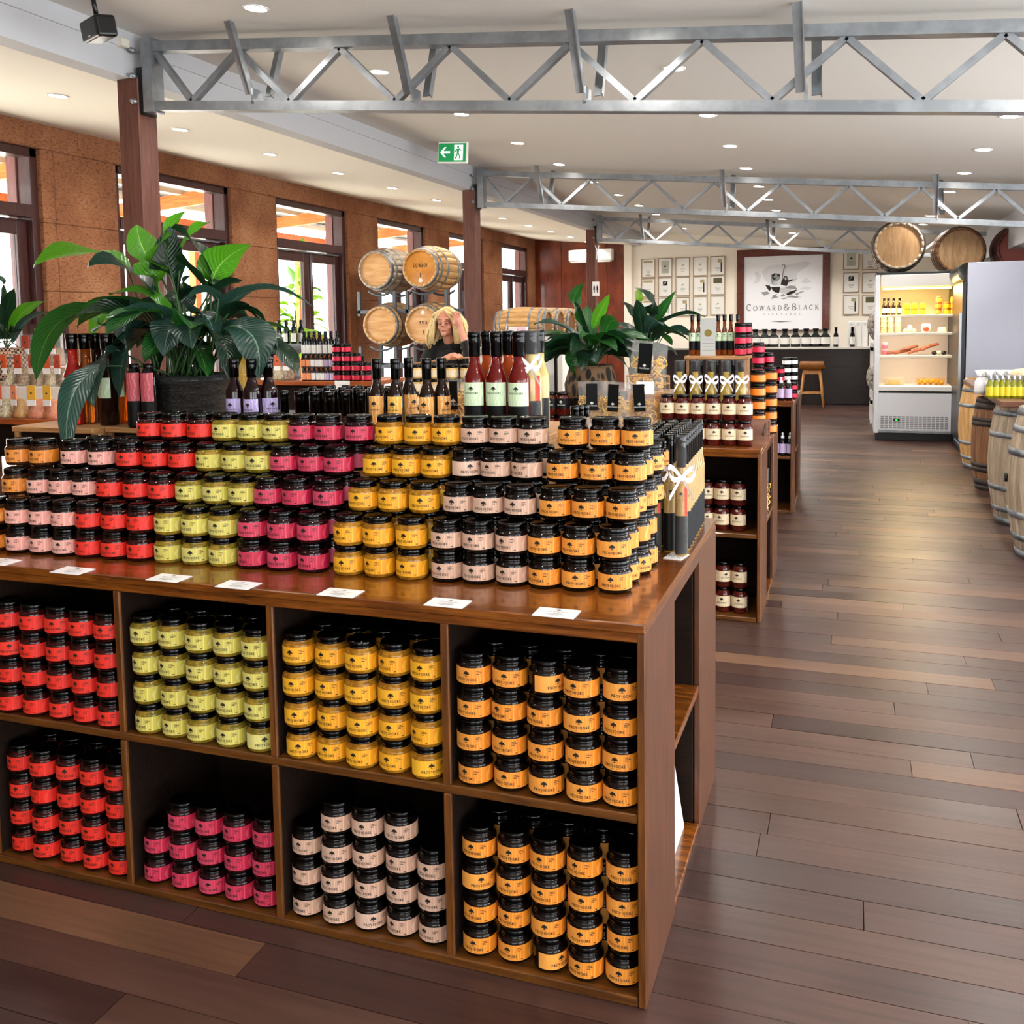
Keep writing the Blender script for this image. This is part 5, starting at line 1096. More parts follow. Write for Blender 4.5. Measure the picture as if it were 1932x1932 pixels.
# ---------------------------------------------------------------- the bar and back wall
BY = 16.82
br = thing('bar_counter', 'long dark timber bar counter before the back wall', 'bar counter', (0,0,0)); bevel(MB().box(-3.3, .55, BY, BY+.6, 0, .93).build('front', M_bar, br), .006); bevel(MB().box(-3.36, .60, BY-.06, BY+.64, .93, .965).build('top', mat('pale_bar_top', '#c8c4bc', .3, coat=.3), br), .004)
for k in range(6): MB().box(-3.3, .55, BY-.006, BY, .02+.15*k, .158+.15*k).build('front_board', M_bar, br)
K_growl = bottle_kind('growler', .082, .31, Lq['black'], .12, .40, (.16,.52,P_white,None)); K_wine = bottle_kind('wine', .04, .33, Lq['black'], .22, .38, (.12,.5,P_white,None))
for i, px in enumerate((1425, 1443, 1460, 1481, 1501, 1521, 1539, 1557)): bottle(K_growl, on(px, 640, BY+.2), BY+.2, .965, 'fat dark flagon with white label on the bar, %s from left' % ORD[i], 'flagons on the bar', rz=0)
bottle(K_wine, on(1577, 640, BY+.2), BY+.2, .965, 'tall dark wine bottle right of the flagons on the bar', None, rz=0); bottle(K_wine, on(1608, 640, BY+.15), BY+.15, .965, 'black and white wine bottle beside the white cartons on the bar', None, rz=0)
for i, px in enumerate((1603, 1616, 1629, 1641)):
    c = thing('wine_carton', 'tall white wine carton at the bar end, %s from left' % ORD[i], 'carton', (on(px+3, 640, BY+.2), BY+.24, .965), group='white cartons on the bar'); bevel(MB().box(-.06,.06,-.06,.06,0,.42).build('carton', M_paper, c), .004); MB().lathe([(.0001,0),(.025,0)], 12, cap=False, xf=Matrix.Translation((0,-.062,.37)) @ Matrix.Rotation(PI/2, 4, 'X')).build('seal', M_inkw, c)
stl = thing('bar_stool', 'light wooden bar stool with low curved back', 'stool', (on(1532, 700, 16.35), 16.35, 0)); sw_ = .16
for sx in (-1, 1):
    for sy in (-1, 1): MB().tube([(sx*.12, sy*.11, .60), (sx*.19, sy*.17, 0)], [.022,.016], 8).build('leg', M_stool, stl)
for sy in (-1, 1): MB().tube([(-.165, sy*.15, .235), (.165, sy*.15, .235)], .011, 6).build('foot_rail', M_stool, stl); MB().box(-.12,.12,sy*.11-.012,sy*.11+.012,.545,.60).build('apron', M_stool, stl)
for sx in (-1, 1): MB().tube([(sx*.165, -.15, .26), (sx*.165, .15, .26)], .011, 6).build('side_rail', M_stool, stl)
sm_ = MB(); V = []; Fc = []
for i in range(7):
    for j, (y_, z_) in enumerate(((-.175,.755),(-.185,.66),(-.14,.615),(0,.605),(.17,.612))):
        x_ = (-.20+.4*i/6)*(1 if j else .9); lift = .03*(abs(i-3)/3)**2*(1 if j > 1 else 0); V.append((x_, y_, z_+lift))
for i in range(6):
    for j in range(4): Fc.append((i*5+j, i*5+j+1, i*5+j+6, i*5+j+5))
so = sm_.add(V, Fc, 0, True).build('seat_shell', M_stoolseat, stl); md = so.modifiers.new('t', 'SOLIDIFY'); md.thickness = .018; md.offset = 0
# awards
def award(px, py, label, k):
    c = at(px, py, 'y', BACK-.02); f = thing('award_frame', label, 'picture frame', (c.x, BACK-.03, c.z), 0, 'framed awards on the back wall'); w_, h_ = .135, .18
    mb = MB().box(-w_,-w_+.014,0,.022,-h_,h_).box(w_-.014,w_,0,.022,-h_,h_).box(-w_+.014,w_-.014,0,.022,h_-.014,h_).box(-w_+.014,w_-.014,0,.022,-h_,-h_+.014); mb.build('frame', mat('award_moulding', '#9a8468', .5), f)
    MB().box(-w_+.014,w_-.014,.008,.022,-h_+.014,h_-.014).build('paper', mat('award_paper', '#e6e4de', .5), f)
    mb = MB(); y_ = .006; dk = 1
    def rc(x0, x1, z0, z1, mi): mb.add([(x0,y_,z0),(x1,y_,z0),(x1,y_,z1),(x0,y_,z1)], [(0,1,2,3)], mi)
    kind = k % 6
    if kind == 0: rc(-.09,.09,.10,.14,1); mb.add([(-.07,y_,-.14),(.07,y_,-.14),(0,y_,-.115)], [(0,1,2)], 1)
    elif kind == 1: rc(-.075,.075,-.11,.13,2); mb.add([(-.03,y_-.001,.0),(.03,y_-.001,.02),(.0,y_-.001,.05)], [(0,1,2)], 0)
    elif kind == 2: mb.add([(-.03,y_,.01),(.03,y_,.03),(.0,y_,.055)], [(0,1,2)], 1)
    elif kind == 3: rc(-.045,.045,.03,.11,0); mb.add([(-.04,y_-.001,.04),(.0,y_-.001,.10),(.02,y_-.001,.10)], [(0,1,2)], 3)
    elif kind == 4: rc(-.08,.08,.04,.14,4)
    else: rc(.055,.08,-.12,.06,0); rc(.0,.08,.06,.12,1)
    for j in range(3): rc(-.05+.01*j, .05-.01*j, -.04-.025*j, -.034-.025*j, 5)
    mb.build('print', [M_ink, mat('award_gold', '#a89a70', .5), mat('award_sage', '#b4b5a4', .5), M_paper, mat('award_photo', '#55502e', .5), M_inkg], f)
kk = [0,1,2,2,5, 0,3,2,5,4, 0,1,5,2,2]
for r_, yy in enumerate((505, 542, 580)):
    for c_, px in enumerate((1223, 1255, 1288, 1321, 1354)):
        award(px, yy-(c_)*1.2+1, 'thin framed award left of the big sign, row %s, column %s' % (ORD[r_], ORD[c_]), kk[r_*5+c_])
for r_, yy in enumerate((490, 533, 575)):
    for c_, px in enumerate((1606, 1642)): award(px, yy, 'thin framed award right of the big sign, row %s, column %s' % (ORD[r_], ORD[c_]), [1, 0, 3, 2, 5, 4][r_*2+c_])
# big sign
SX0, SX1, SZ0, SZ1 = -2.02, -.37, 1.22, 2.725; SYB = BACK-.05
sg = thing('vineyard_sign', 'large white winery sign with a boat drawing in a red-brown frame', 'sign', (0,0,0)); fw_ = .13
for b_ in ((SX0,SX0+fw_,SZ0,SZ1),(SX1-fw_,SX1,SZ0,SZ1),(SX0+fw_,SX1-fw_,SZ1-fw_,SZ1),(SX0+fw_,SX1-fw_,SZ0,SZ0+.02)): bevel(MB().box(b_[0], b_[1], SYB-.03, SYB+.04, b_[2], b_[3]).build('frame_rail', M_frame, sg), .006)
board = MB().box(SX0+fw_, SX1-fw_, SYB, SYB+.03, SZ0+.02, SZ1-fw_).build('board', mat('sign_board', '#eeeff4', .5), sg)
def sp(cx, cy, dy=.003): p = at(1380+cx/6.9, 450+cy/6.9, 'y', SYB-dy); return p
def patch(pts, m, dy=.003, nm='drawing'):
    MB().add([sp(x, y, dy) for x, y in pts], [tuple(range(len(pts)))]).build(nm, m, board)
M_pg = mat('sign_pale_grey', '#c6c7cc', .5); M_mg = mat('sign_mid_grey', '#8f9294', .5); M_wh = mat('sign_white', '#f0f0f2', .5)
for pts in ([(300,440),(340,430),(385,480),(370,560),(330,580),(280,590),(320,520)], [(400,430),(480,360),(600,340),(700,350),(800,330),(960,295),(1050,320),(960,380),(860,450),(840,560),(700,600),(500,600),(420,520)], [(900,570),(970,510),(1050,560),(980,590)], [(870,660),(960,620),(1050,640),(1000,670)]): patch(pts, mat('sign_cloud', '#dcdde2', .5), .001, 'cloud')
patch([(510,470),(560,448),(632,458),(636,520),(600,560),(560,610),(525,590),(515,540)], M_mg, .002); patch([(525,475),(560,455),(570,470),(545,500),(580,520),(560,545),(530,520)], M_ink); patch([(590,470),(630,465),(632,500),(605,490)], M_ink); patch([(540,570),(590,550),(610,600),(560,610)], M_pg)
patch([(640,600),(650,560),(690,490),(725,492),(735,545),(805,528),(800,545),(740,570),(722,620),(680,612)], M_ink); patch([(690,510),(712,500),(718,530),(700,545)], M_pg, .004); patch([(805,530),(862,514),(845,535),(808,548)], M_pg)
patch([(440,605),(498,612),(520,650),(498,688),(470,655)], M_ink); patch([(515,632),(636,626),(622,708),(565,700),(530,668)], M_ink); patch([(636,640),(700,645),(830,605),(850,650),(760,675),(720,720),(640,712),(625,690)], M_pg); patch([(640,628),(720,650),(860,660),(820,620),(760,610),(700,640)], M_mg, .004); patch([(755,690),(858,662),(820,705),(745,742),(708,728)], M_ink, .005)
for pts in ([(380,700),(470,690),(500,715),(430,745),(400,720)], [(520,790),(540,740),(600,720),(580,750),(620,765),(560,775)], [(640,735),(680,720),(700,745),(650,760)], [(700,770),(780,740),(880,760),(920,755),(850,772),(760,765)], [(830,720),(900,690),(960,685),(880,715),(850,745)], [(640,780),(700,770),(720,785),(670,790)]): patch(pts, M_mg, .004, 'wave')
mb = MB(); mb.tube([sp(x, y, .006) for x, y in ((655,560),(668,470),(680,405),(684,390),(700,365),(690,338),(670,338),(662,350))], .008, 6); mb.build('cane', M_inkg, board)
V, Fc, wd = lettering('COWARD&BLACK', .092, .36, 1.0, 1.32); p0, p1 = sp(195, 942), sp(1138, 930); s_ = (p1.x-p0.x)/wd
MB().add([((p0.x+p1.x)/2+x*s_, SYB-.004, p0.z+z*s_) for x, z in V], Fc).build('lettering', M_inkg, board)
V, Fc, wd = lettering('VINEYARDS', .035, 1.5, 1.0); p0, p1 = sp(420, 1000), sp(895, 998); s_ = (p1.x-p0.x)/wd
MB().add([((p0.x+p1.x)/2+x*s_, SYB-.004, p0.z+z*s_) for x, z in V], Fc).build('lettering', M_inkg, board)
patch([(495,1082),(640,1074),(800,1080),(640,1090)], M_inkg, .003, 'rule')
# air conditioner, toilet sign
ac = thing('air_conditioner', 'white split air conditioner on the plywood wall', 'air conditioner', (-4.81, BACK, 2.72)); bevel(MB().box(-.435,.435,-.20,0,-.10,.125).build('case', M_paper, ac), .02, 3); MB().box(-.40,.40,-.19,-.03,-.125,-.10).build('louvre', M_white, ac)
ts = thing('toilet_sign', 'white toilet sign with two figures on the farthest post', 'sign', (-3.79, 14.70-.008, 1.855)); MB().box(-.055,.055,-.004,.004,0,.22).build('plate', M_paper, ts); mb = MB()
for s in (-1, 1):
    x = s*.026; mb.ball((x,-.006,.165), (.009,.002,.010), 8, 6); mb.box(x-.013,x+.013,-.007,-.005,.09,.15); mb.box(x-.008,x+.008,-.007,-.005,.05,.09)
mb.build('figures', M_ink, ts)
fk = thing('fork_hook', 'white forked hook hanging on the farthest post', 'hook', (-3.76, 14.68, 2.42)); MB().tube([(0,0,0),(0,0,.13),(.03,0,.22)], [.014,.012,.006], 6).tube([(0,0,.13),(-.03,0,.22)], [.010,.006], 6).build('hook', M_paper, fk)
# ---------------------------------------------------------------- fridges and the barrels over them
FY = 12.1; FX0, FX1 = .27, 1.145
fg = thing('display_fridge', 'open white upright display fridge glowing yellow inside', 'fridge', (0,0,0)); FD = .62
def fz(py): return at(1700, py, 'y', FY).z
def fp(nm, m, *b): return bevel(MB().box(*b).build(nm, m, fg), .004)
fp('side_panel', M_fridge, FX0, FX0+.05, FY, FY+FD, .09, 1.975); fp('side_panel', M_dark, FX1-.035, FX1, FY, FY+FD, .09, 1.975)
fp('back_panel', mat('fridge_liner', '#e8dcc8', .4), FX0+.05, FX1-.035, FY+FD-.03, FY+FD, .09, 1.975); fp('roof', M_dark, FX0, FX1, FY, FY+FD, 1.955, 1.985); fp('header', M_paper, FX0+.055, FX1-.02, FY-.03, FY+.10, fz(541), 1.955)
M_fl = mat('fridge_lamp', '#fff2b0', .4, emit='#ffd45a', es=16); MB().box(FX0+.08, FX1-.06, FY+.06, FY+.09, fz(541)-.03, fz(541)-.01).build('lamp_tube', M_fl, fg)
l = bpy.data.lights.new('fridge_lamp', 'AREA'); l.shape = 'RECTANGLE'; l.size = .7; l.size_y = .1; l.energy = 20; l.color = (1, .74, .34); lo = bpy.data.objects.new('fridge_light', l); COL.objects.link(lo); lo.parent = fg; lo.location = ((FX0+FX1)/2, FY+.12, fz(541)-.035); lo.rotation_euler = (-.35, 0, 0)
SH = [fz(594), fz(628), fz(671), fz(728)]
for z in SH: fp('shelf', mat('fridge_shelf', '#f0ead8', .4), FX0+.05, FX1-.035, FY+.06, FY+FD-.03, z-.03, z)
for z in SH[:3]:
    l = bpy.data.lights.new('shelf_lamp', 'AREA'); l.shape = 'RECTANGLE'; l.size = .7; l.size_y = .03; l.energy = 3.2; l.color = (1, .80, .66); lo = bpy.data.objects.new('shelf_light', l); COL.objects.link(lo); lo.parent = fg; lo.location = ((FX0+FX1)/2, FY+.09, z-.032); lo.rotation_euler = (.5, 0, 0)
fp('deck', M_paper, FX0+.05, FX1-.035, FY-.01, FY+.08, SH[3]-.06, SH[3]-.005); fp('deck_gap', M_dark, FX0+.05, FX1-.035, FY-.004, FY+.08, SH[3]-.085, SH[3]-.06)
fp('lower_panel', M_fridge, FX0+.05, FX1-.035, FY, FY+.06, .13, SH[3]-.085); fp('plinth', M_dark, FX0+.02, FX1, FY+.05, FY+FD, 0, .09); fp('kick_bar', M_steel2, FX0+.05, FX1-.03, FY-.005, FY+.02, .095, .13)
for k in range(16):
    x = FX0+.075+.0465*k
    mb = MB()
    for j in range(7): mb.box(x, x+.034, FY-.002, FY+.001, .15+.022*j, .164+.022*j)
    o = mb.build('vent_slots', mat('vent_grey', '#8a8d92', .5), fg); o['kind'] = 'stuff'
MB().box(FX0+.215, FX0+.285, FY-.006, FY-.002, .235, .265).build('display', M_dark, fg); MB().box(FX0+.24, FX0+.26, FY-.0075, FY-.006, .243, .257).build('digits', mat('led_green', '#20ff40', .5, emit='#20ff40', es=2), fg)
MB().box(FX1-.03, FX1-.012, FY-.03, FY-.0, .35, 1.72).build('handle', M_steel2, fg)
# fridge stock
K_fb = bottle_kind('fridge_bottle', .024, .20, Lq['brown'], .12, .45, (.12,.40,P_white,None))
SJ_fy = small_jar_kit('fridge_yellow', .036, .068, mat('curd_yellow', '#e0a010', .3), mat('label_lemon', '#f0c020', .5), mat('lid_brown', '#8a5a1a', .5)); SJ_fo = small_jar_kit('fridge_rust', .036, .068, mat('curd_rust', '#b8601c', .3), mat('label_rust', '#d8802a', .5), mat('lid_brown2', '#7a3a1a', .5)); SJ_fc = small_jar_kit('fridge_cheese', .036, .06, mat('feta_oil', '#d8b060', .3), mat('label_butter', '#e8d090', .5), mat('lid_cream', '#d8c8a0', .5))
YF = FY+.20
for i, px in enumerate((1668, 1676, 1686, 1697)): bottle(K_fb, on(px, 580, YF+.02*i*0), YF, SH[0], 'dark bottle with white label on the fridge top shelf, %s from left' % ORD[i], 'bottles in the fridge', rz=0)
for i, px in enumerate((1711, 1725, 1740)):
    for k in range(2): small_jar(SJ_fy, on(px, 585, YF), YF, SH[0]+.068*k, 'yellow jar mid fridge top shelf, stack %s, %s' % (ORD[i], ['lower', 'upper'][k]), 'yellow jars in the fridge')
for i, (px, n, kt, nm) in enumerate(((1771, 3, SJ_fo, 'rust-coloured'), (1786, 2, SJ_fy, 'yellow'), (1799, 3, SJ_fy, 'lemon'))):
    for k in range(n): small_jar(kt, on(px, 585, YF), YF, SH[0]+.068*k, '%s jar at the fridge top shelf right, stack %s, %s up' % (nm, ORD[i], ORD[k]), 'jars at the right of the fridge')
for i, px in enumerate((1667, 1680, 1694)):
    for k in range(3): small_jar(SJ_fc, on(px, 615, YF), YF, SH[1]+.06*k, 'pale cheese jar on the fridge second shelf, stack %s, %s up' % (ORD[i], ORD[k]), 'cheese jars in the fridge')
def lump(name, label, cat, px, z, size, m, n=1, seed=0):
    t = thing(name, label, cat, (on(px, 650, YF), YF, z)); q = random.Random(seed)
    for k in range(n): MB().ball((0,0,0), size, 10, 7).build(name.split('_')[-1], m, t, (q.uniform(-.02,.02)*(n > 1), q.uniform(-.03,.03)*(n > 1), size[2]*(1+1.2*k)))
M_ches = mat('cheese', '#e8d8b0', .5); M_meat = speckle('cured_meat', '#7a3a24', '#a8603c', 30, .5)
ch = thing('cheese_tub', 'white tub with orange cheese on the fridge second shelf', 'tub', (on(1747, 620, YF), YF, SH[1])); MB().lathe([(.045,0),(.055,.05),(.045,.10),(.0001,.10)], 18).build('tub', M_paper, ch); MB().ball((0,-.045,.04), (.035,.015,.03), 10, 7).build('cheese', mat('orange_cheese', '#c84a1a', .5), ch)
ch = thing('cheese_pack', 'pale wedge-shaped cheese pack on the fridge second shelf', 'cheese', (on(1777, 620, YF), YF, SH[1])); MB().prism([(-.05,-.03,0),(.05,-.03,0),(.04,-.03,.06),(-.035,-.03,.06)], (0,.06,0)).build('pack', M_ches, ch); MB().box(-.02,.02,-.032,-.03,.02,.045).build('label', M_inkw, ch)
for i, (px, dz) in enumerate(((1708, 0), (1716, .05), (1724, 0))): lump('cheese_round', 'small dark-topped cheese pot on the fridge second shelf, %s from left' % ORD[i], 'cheese', px, SH[1], (.03,.03,.022+dz*.5), M_ches)
for i in range(6):
    sl = thing('salami_stick', 'long cured sausage lying on the fridge third shelf, %s from left' % ORD[i], 'sausage', (on(1690+13*i, 665, YF), YF, SH[2]+.022+.018*(i % 3)*(i > 1)), .3, 'sausages in the fridge'); MB().tube([(-.10,0,0),(-.09,0,.004),(0,0,.012+.008*i),(.09,0,.03+.008*i),(.10,0,.03+.008*i)], [.006,.017,.018,.017,.006], 8).build('sausage', M_meat, sl)
for k in range(2): small_jar(small_jar_kit('pinkroll%d' % k, .036, .075, mat('pink_pack', '#d88a90', .5), mat('pink_pack_l', '#c86a78', .5), mat('pink_pack_c', '#e0a8a8', .5)), on(1669, 660, YF), YF, SH[2]+.075*k, 'round pink pack at the left of the fridge third shelf, %s' % ['lower', 'upper'][k], 'pink packs in the fridge')
for i, px in enumerate((1763, 1772, 1781)): lump('cheese_tin', 'black and white cheese tin on the fridge third shelf, %s from left' % ORD[i], 'tin', px, SH[2], (.03,.03,.025), M_dark if i != 1 else M_ches)
for i, (px, nm, m, w_) in enumerate(((1687, 'tray of yellow cheese slices', mat('cheddar', '#e8c060', .5), .11), (1755, 'tray of round yellow fruit', mat('orange_tray', '#e09030', .5), .16))):
    t = thing('chilled_tray', 'clear %s on the fridge deck' % nm, 'tray', (on(px, 725, YF), YF-.02, SH[3])); MB().add([(-w_,-.06,0),(w_,-.06,0),(w_,.08,0),(-w_,.08,0),(-w_*1.05,-.07,.09),(w_*1.05,-.07,.09),(w_*1.05,.09,.09),(-w_*1.05,.09,.09)], [(0,3,2,1),(0,1,5,4),(1,2,6,5),(2,3,7,6),(3,0,4,7)]).build('tray', mat('tray_tint_%d' % i, '#f0d8a0' if i == 0 else '#f0a850', .2, alpha=.25), t)
    if i == 0: 
        for k in range(3): MB().box(-.08+.05*k,-.04+.05*k,-.04,.05,.004,.05).build('slice', m, t)
    else:
        q = random.Random(3)
        for k in range(9): MB().ball((-.12+.03*k, q.uniform(-.03,.05), .03+.02*(k % 2)), .026, 10, 7).build('fruit', mat('lemon_fruit', '#f0b010', .45), t)
# second fridge seen from its side
f2 = thing('upright_fridge', 'tall white fridge seen from the side with black front', 'fridge', (0,0,0)); bevel(MB().box(1.135, 2.0, 10.97, 11.95, .05, 2.02).build('cabinet', mat('fridge_side', '#bcc0d0', .35), f2), .006)
bevel(MB().box(1.09, 1.133, 10.985, 11.93, .12, 1.83).build('door', M_dark, f2), .01); MB().box(1.065, 1.09, 11.0, 11.02, .5, 1.5).build('handle', M_steel, f2)
MB().lathe([(.10,0),(.10,.95)], 12, a0=PI/2, a1=PI*1.5, xf=Matrix.Translation((1.14, 11.94, 1.92)) @ Matrix.Rotation(PI/2, 4, 'X')).build('curved_header', M_dark, f2); MB().box(1.11, 1.95, 11.0, 11.9, 0, .05).build('base', M_dark, f2)
tw = thing('tea_towel', 'white cloth draped on the fridge corner', 'cloth', (1.125, 12.06, 1.79)); MB().tube([(0,-.03,.20),(-.02,-.035,.10),(.0,-.03,.0),(.02,-.03,-.03)], [.012,.02,.025,.01], 6).build('cloth', M_paper, tw)
BK_top = barrel_kit('fridge_top', .60, .27, .305, M_oakw, M_oakr, M_hoopd, 22); BK_top2 = barrel_kit('fridge_top2', .60, .27, .305, M_oakd, M_oakr, M_hoopd, 22)
barrel(BK_top, (.515, 12.11, 1.99+.305), ROTF, 'pale barrel lying on top of the display fridge, left one', 'barrels above the fridges', bung=False)
sh2 = thing('fridge_shelf_board', 'dark shelf bridging behind the fridges under the barrels', 'shelf', (0,0,0)); bevel(MB().box(.98, 2.1, 12.75, 13.4, 1.90, 1.945).build('board', M_dark, sh2), .003)
for x in (1.2, 2.05): MB().box(x, x+.04, 12.9, 12.94, 0, 1.90).build('leg', M_dark, sh2)
barrel(BK_top2, (1.235, 12.78, 1.945+.306), ROTF, 'dark-hooped barrel lying above the fridges, middle one', 'barrels above the fridges')
barrel(barrel_kit('red_top', .60, .27, .305, mat('red_stain', '#7a3430', .6), mat('red_head', '#8a443c', .6), M_hoopd, 22), (1.90, 12.78, 1.945+.306), ROTF, 'red-stained barrel at the right edge above the fridge', 'barrels above the fridges')
# round barrel heads leaning by the bar, left of the fridge
BK_side = barrel_kit('beside', .7, .24, .29, M_oakw, M_oakr, M_hoop, 20)
barrel(BK_side, (.50, 13.9, 1.35), (-PI/2, 0, 0), 'upper barrel on its side peeking out left of the fridge', 'barrels behind the fridge'); barrel(BK_side, (.50, 13.9, .62), (-PI/2, 0, 0), 'lower barrel on its side peeking out left of the fridge', 'barrels behind the fridge')
sr = thing('barrel_rack', 'pale steel cradle holding barrels behind the fridge', 'rack', (0,0,0))
for z in (.30, 1.03):
    for yb in (13.98, 14.5): MB().box(.26,.75,yb,yb+.04,z-.03,z+.02).build('rail', M_paper, sr)
for x in (.26, .72):
    for yb in (13.98, 14.5): MB().box(x,x+.035,yb,yb+.04,0,1.1).build('post', M_paper, sr)
# ---------------------------------------------------------------- barrels and boards at the right
BK_b1 = barrel_kit('stand_pale', .86, .25, .305, M_oak, M_oakr, M_hoop, 20); BK_b2 = barrel_kit('stand_brown', .78, .19, .235, M_oakd, M_oakr, M_hoopd, 18, ((.0,.05),(.05,.12),(.20,.25),(.25,.30),(.70,.75),(.75,.79),(.88,.95),(.95,1.0)))
BK_b3 = barrel_kit('stand_grey', .90, .25, .31, M_oakw, M_oakr, M_hoop, 22); BK_b4 = barrel_kit('stand_grey2', .92, .26, .325, M_oakw, M_oakr, M_hoop, 22, ((.0,.05),(.12,.16),(.27,.315),(.685,.73),(.84,.88),(.95,1.0)))
def mid_x(px, py, Y): return at(px, py, 'y', Y).x
barrel(BK_b1, (mid_x(1807, 800, 10.25)+.31, 10.25, 0), (0,0,.2), 'pale honey standing barrel farthest along the right edge', 'standing barrels on the right')
barrel(BK_b2, (mid_x(1832, 830, 9.0)+.235, 9.0, 0), (0,0,0), 'small brown standing barrel with dark willow hoops', 'standing barrels on the right', spin=.1).rotation_euler = (0,0,2.6)
barrel(BK_b3, (mid_x(1862, 880, 7.6)+.315, 7.6, 0), (0,0,0), 'weathered grey standing barrel with broad steel hoops', 'standing barrels on the right')
barrel(BK_b4, (mid_x(1898, 920, 6.55)+.33, 6.55, 0), (0,0,PI), 'weathered grey standing barrel nearest the right edge of view', 'standing barrels on the right', bung=True)
t1 = thing('plank_top', 'red-brown plank table top resting on the far standing barrels', 'table top', (0,0,0)); a_ = at(1815, 716, 'z', .905); b_ = at(1874, 757, 'z', .905)
for k in range(4): bevel(MB().box(a_.x+.01+.17*k, a_.x+.175+.17*k, b_.y, a_.y, .865, .905).build('plank', M_bartop, t1), .004)
t2 = thing('plank_top', 'worn plank table top on the near standing barrels', 'table top', (0,0,0))
for k in range(4): bevel(MB().box(1.13+.17*k, 1.295+.17*k, 6.3, b_.y-.12, .925, .965).build('plank', M_bartop, t2), .004)
K_oilb = bottle_kind('green_oil', .026, .16, mat('green_oil', '#8a8a10', .06, trans=.3), .2, .4, (.1,.5,mat('label_olive', '#c8b41c', .5),None), capm=M_steel)
for i in range(10):
    px = 1868+i*11; Y = b_.y+.28; x = on(px, 715, Y)
    bottle(K_oilb, x, Y, .905, 'small olive oil bottle with yellow label on the plank top, %s from left' % ORD[i], 'olive oil bottles'); 
for i in range(9):
    px = 1848+i*10; Y = b_.y+.62+.05*(i % 2); x = on(px, 700, Y)
    t = thing('foil_bag', 'white cloth bag tied with foil on the plank top, %s from left' % ORD[i], 'gift bag', (x, Y, .905), jr.uniform(0,3), 'tied gift bags'); MB().lathe([(.028,0),(.034,.03),(.030,.09),(.012,.125),(.013,.13),(.032,.175)], 12).build('bag', M_paper if i % 2 else M_ribbon, t); MB().lathe([(.0135,.12),(.0155,.127),(.0135,.134)], 10).build('tie', M_steel, t)
bkt = thing('bread_basket', 'pale bowl of wrapped goods at the right edge', 'bowl', (on(1945, 690, b_.y+.45), b_.y+.45, .905)); MB().lathe([(.08,0),(.15,.06),(.17,.13),(.165,.13),(.14,.06),(.0001,.02)], 24).build('bowl', M_oakw, bkt)
for k in range(6): MB().ball((.08*math.cos(k*1.05), .08*math.sin(k*1.05), .15), (.055,.05,.045), 10, 7).build('wrapped_bun', mat('bun', '#d8c4a0', .6), bkt)
# ---------------------------------------------------------------- ceiling fittings
c = at(187, 55, 'x', -3.42); spk = thing('ceiling_speaker', 'black box speaker hanging from the ceiling by the beam', 'speaker', tuple(c)); spk.rotation_euler = (.16, 0, -.45)
bevel(MB().box(-.092,.092,-.05,.05,-.05,.05).build('cabinet', M_dark, spk), .014, 3); bevel(MB().box(-.085,.085,-.054,-.048,-.043,.043).build('grille', M_blackm, spk), .008, 2); MB().box(-.012,.012,-.0555,-.0535,-.036,-.031).build('badge', M_inkw, spk)
zc_ = cz(-3.42)-c.z; MB().tube([(0,0,.05),(0,0,zc_-.005)], .012, 8).build('stem', M_dark, spk); MB().lathe([(.04,zc_-.03),(.045,zc_-.005)], 14).build('mount', M_dark, spk); MB().tube([(.01,0,zc_-.03),(.04,0,zc_-.06),(.07,0,zc_-.055),(.075,0,zc_-.035)], .004, 5).build('cable', M_dark, spk)
ex = thing('exit_sign', 'green running-man exit sign hanging from the ceiling', 'exit sign', tuple(at(855, 288, 'y', 8.05))); ex.rotation_euler = (0, .06, 0); M_eg = mat('exit_green', '#0f8a4a', .4, emit='#0f8a4a', es=.35); M_ew = mat('exit_white', '#f4f6f4', .4, emit='#ffffff', es=.5)
bevel(MB().box(-.142,.142,-.02,.02,-.095,.095).build('case', M_paper, ex), .006); MB().box(-.132,.132,-.023,-.02,-.083,.078).build('face', M_eg, ex); MB().tube([(0,0,.095),(0,0,.14)], .012, 6).build('stem', M_paper, ex)
mb = MB()
def q2(pts): mb.add([(x,-.0245,z) for x, z in pts], [tuple(range(len(pts)))])
q2([(-.115,0),(-.075,.045),(-.055,.045),(-.085,.012),(-.085,-.012),(-.055,-.045),(-.075,-.045)]); q2([(-.085,.010),(-.02,.010),(-.02,-.010),(-.085,-.010)])
q2([(.02,-.07),(.105,-.07),(.105,.065),(.02,.065)]); mb.build('arrow_and_door', M_ew, ex)
mb = MB()
def q3(pts): mb.add([(x,-.026,z) for x, z in pts], [tuple(range(len(pts)))])
q3([(.058+.011*math.cos(k*PI/4), .045+.011*math.sin(k*PI/4)) for k in range(8)]); q3([(.045,.030),(.07,.032),(.066,-.012),(.048,-.012)]); q3([(.045,.03),(.05,.02),(.03,.0),(.024,.008)]); q3([(.07,.032),(.066,.02),(.088,.01),(.092,.02)]); q3([(.048,-.008),(.058,-.012),(.042,-.06),(.028,-.055)]); q3([(.056,-.010),(.066,-.010),(.082,-.035),(.074,-.06),(.066,-.055),(.07,-.036)])
mb.build('running_figure', M_eg, ex)
jb = thing('junction_box', 'small cream junction box on the beam by the nearest truss', 'junction box', (-3.835, 4.42, 3.06)); bevel(MB().box(-.03,.03,-.03,.03,-.02,.025).build('box', mat('cream_plastic', '#d8d2c0', .5), jb), .004)
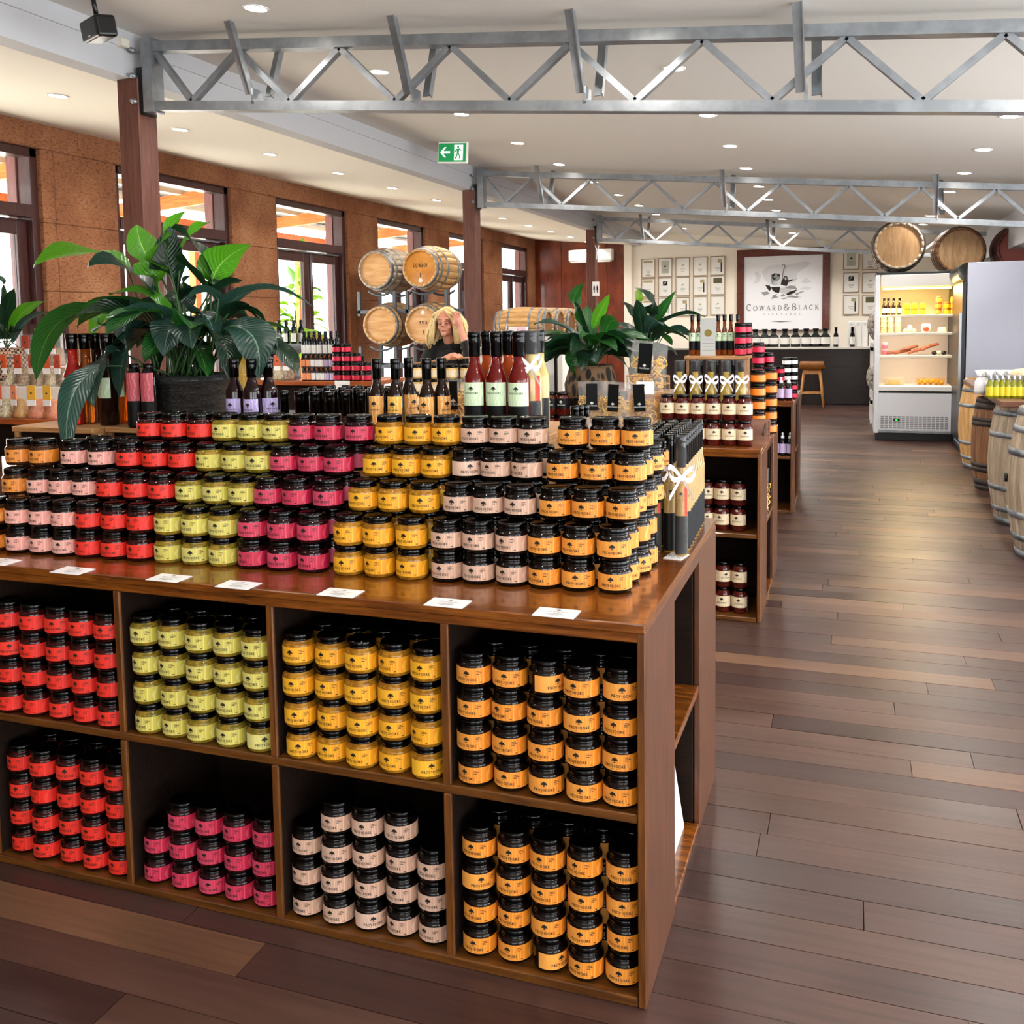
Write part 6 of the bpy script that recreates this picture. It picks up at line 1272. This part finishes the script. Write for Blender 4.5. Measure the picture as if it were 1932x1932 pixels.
# ---------------------------------------------------------------- outside: verandah, paving and trees
gd = struct(MB().box(-30, WX-.3, -12, 40, -.2, -.06).build('ground', speckle('pale_paving', '#d4cec0', '#e6e0d2', 3, .9)))
vr = thing('verandah', 'timber verandah with corrugated roof outside the windows', 'verandah', (0,0,0))
V = []; Fc = []; nn = 150
for i in range(nn*4):
    y_ = -2+23*i/(nn*4); z_ = .014*math.sin(i*PI/2); V += [(WX-.35, y_, 3.42+z_), (WX-3.3, y_, 3.22+z_)]
for i in range(nn*4-1): Fc.append((2*i, 2*i+1, 2*i+3, 2*i+2))
MB().add(V, Fc, 0, True).build('corrugated_sheet', mat('roof_sheet', '#585a5a', .5), vr)
for x, z in ((-6.8, 3.33), (-7.5, 3.28), (-8.2, 3.23), (-8.9, 3.18)): MB().box(x-.05, x+.05, -2, 21, z-.06, z).build('purlin', mat('cream_paint', '#e8e2cc', .6), vr)
for y_ in [-.6+2.75*k for k in range(8)]: MB().bar((WX-.35, y_, 3.24), (WX-3.3, y_, 3.02), .06, .17).build('rafter', M_joist, vr)
MB().box(WX-3.35, WX-3.25, -2, 21, 2.84, 3.05).build('edge_beam', M_joist, vr)
for y_ in [.4+2.9*k for k in range(7)]: MB().box(WX-3.37, WX-3.25, y_, y_+.12, -.06, 2.84).build('verandah_post', M_joist, vr)
q = random.Random(8)
for i in range(7):
    tx, ty = -17-q.random()*5, -1+4.2*i; t = thing('garden_tree', 'pale sunlit tree beyond the verandah, %s from the front' % ORD[i], 'tree', (tx, ty, -.06), group='garden trees')
    MB().tube([(0,0,0),(.1,0,1.2),(.0,.1,2.6),(.1,.0,4.0)], [.14,.11,.09,.04], 8).build('trunk', M_oakd, t); mb = MB()
    for k in range(110):
        a, b, rr_ = q.uniform(0, 2*PI), q.uniform(-1, 1), q.random()**.4*1.7; p = Vector((math.cos(a)*math.sqrt(1-b*b)*rr_, math.sin(a)*math.sqrt(1-b*b)*rr_, 3.2+b*rr_*1.1)); u = Vector((q.uniform(-1,1), q.uniform(-1,1), q.uniform(-1,1))).normalized(); v_ = u.orthogonal().normalized()*.11; u = u*.22
        mb.add([p-u, p+v_, p+u, p-v_], [(0,1,2,3)])
    o = mb.build('crown', mat('pale_foliage', '#d4dcb0', .6), t); o['kind'] = 'stuff'
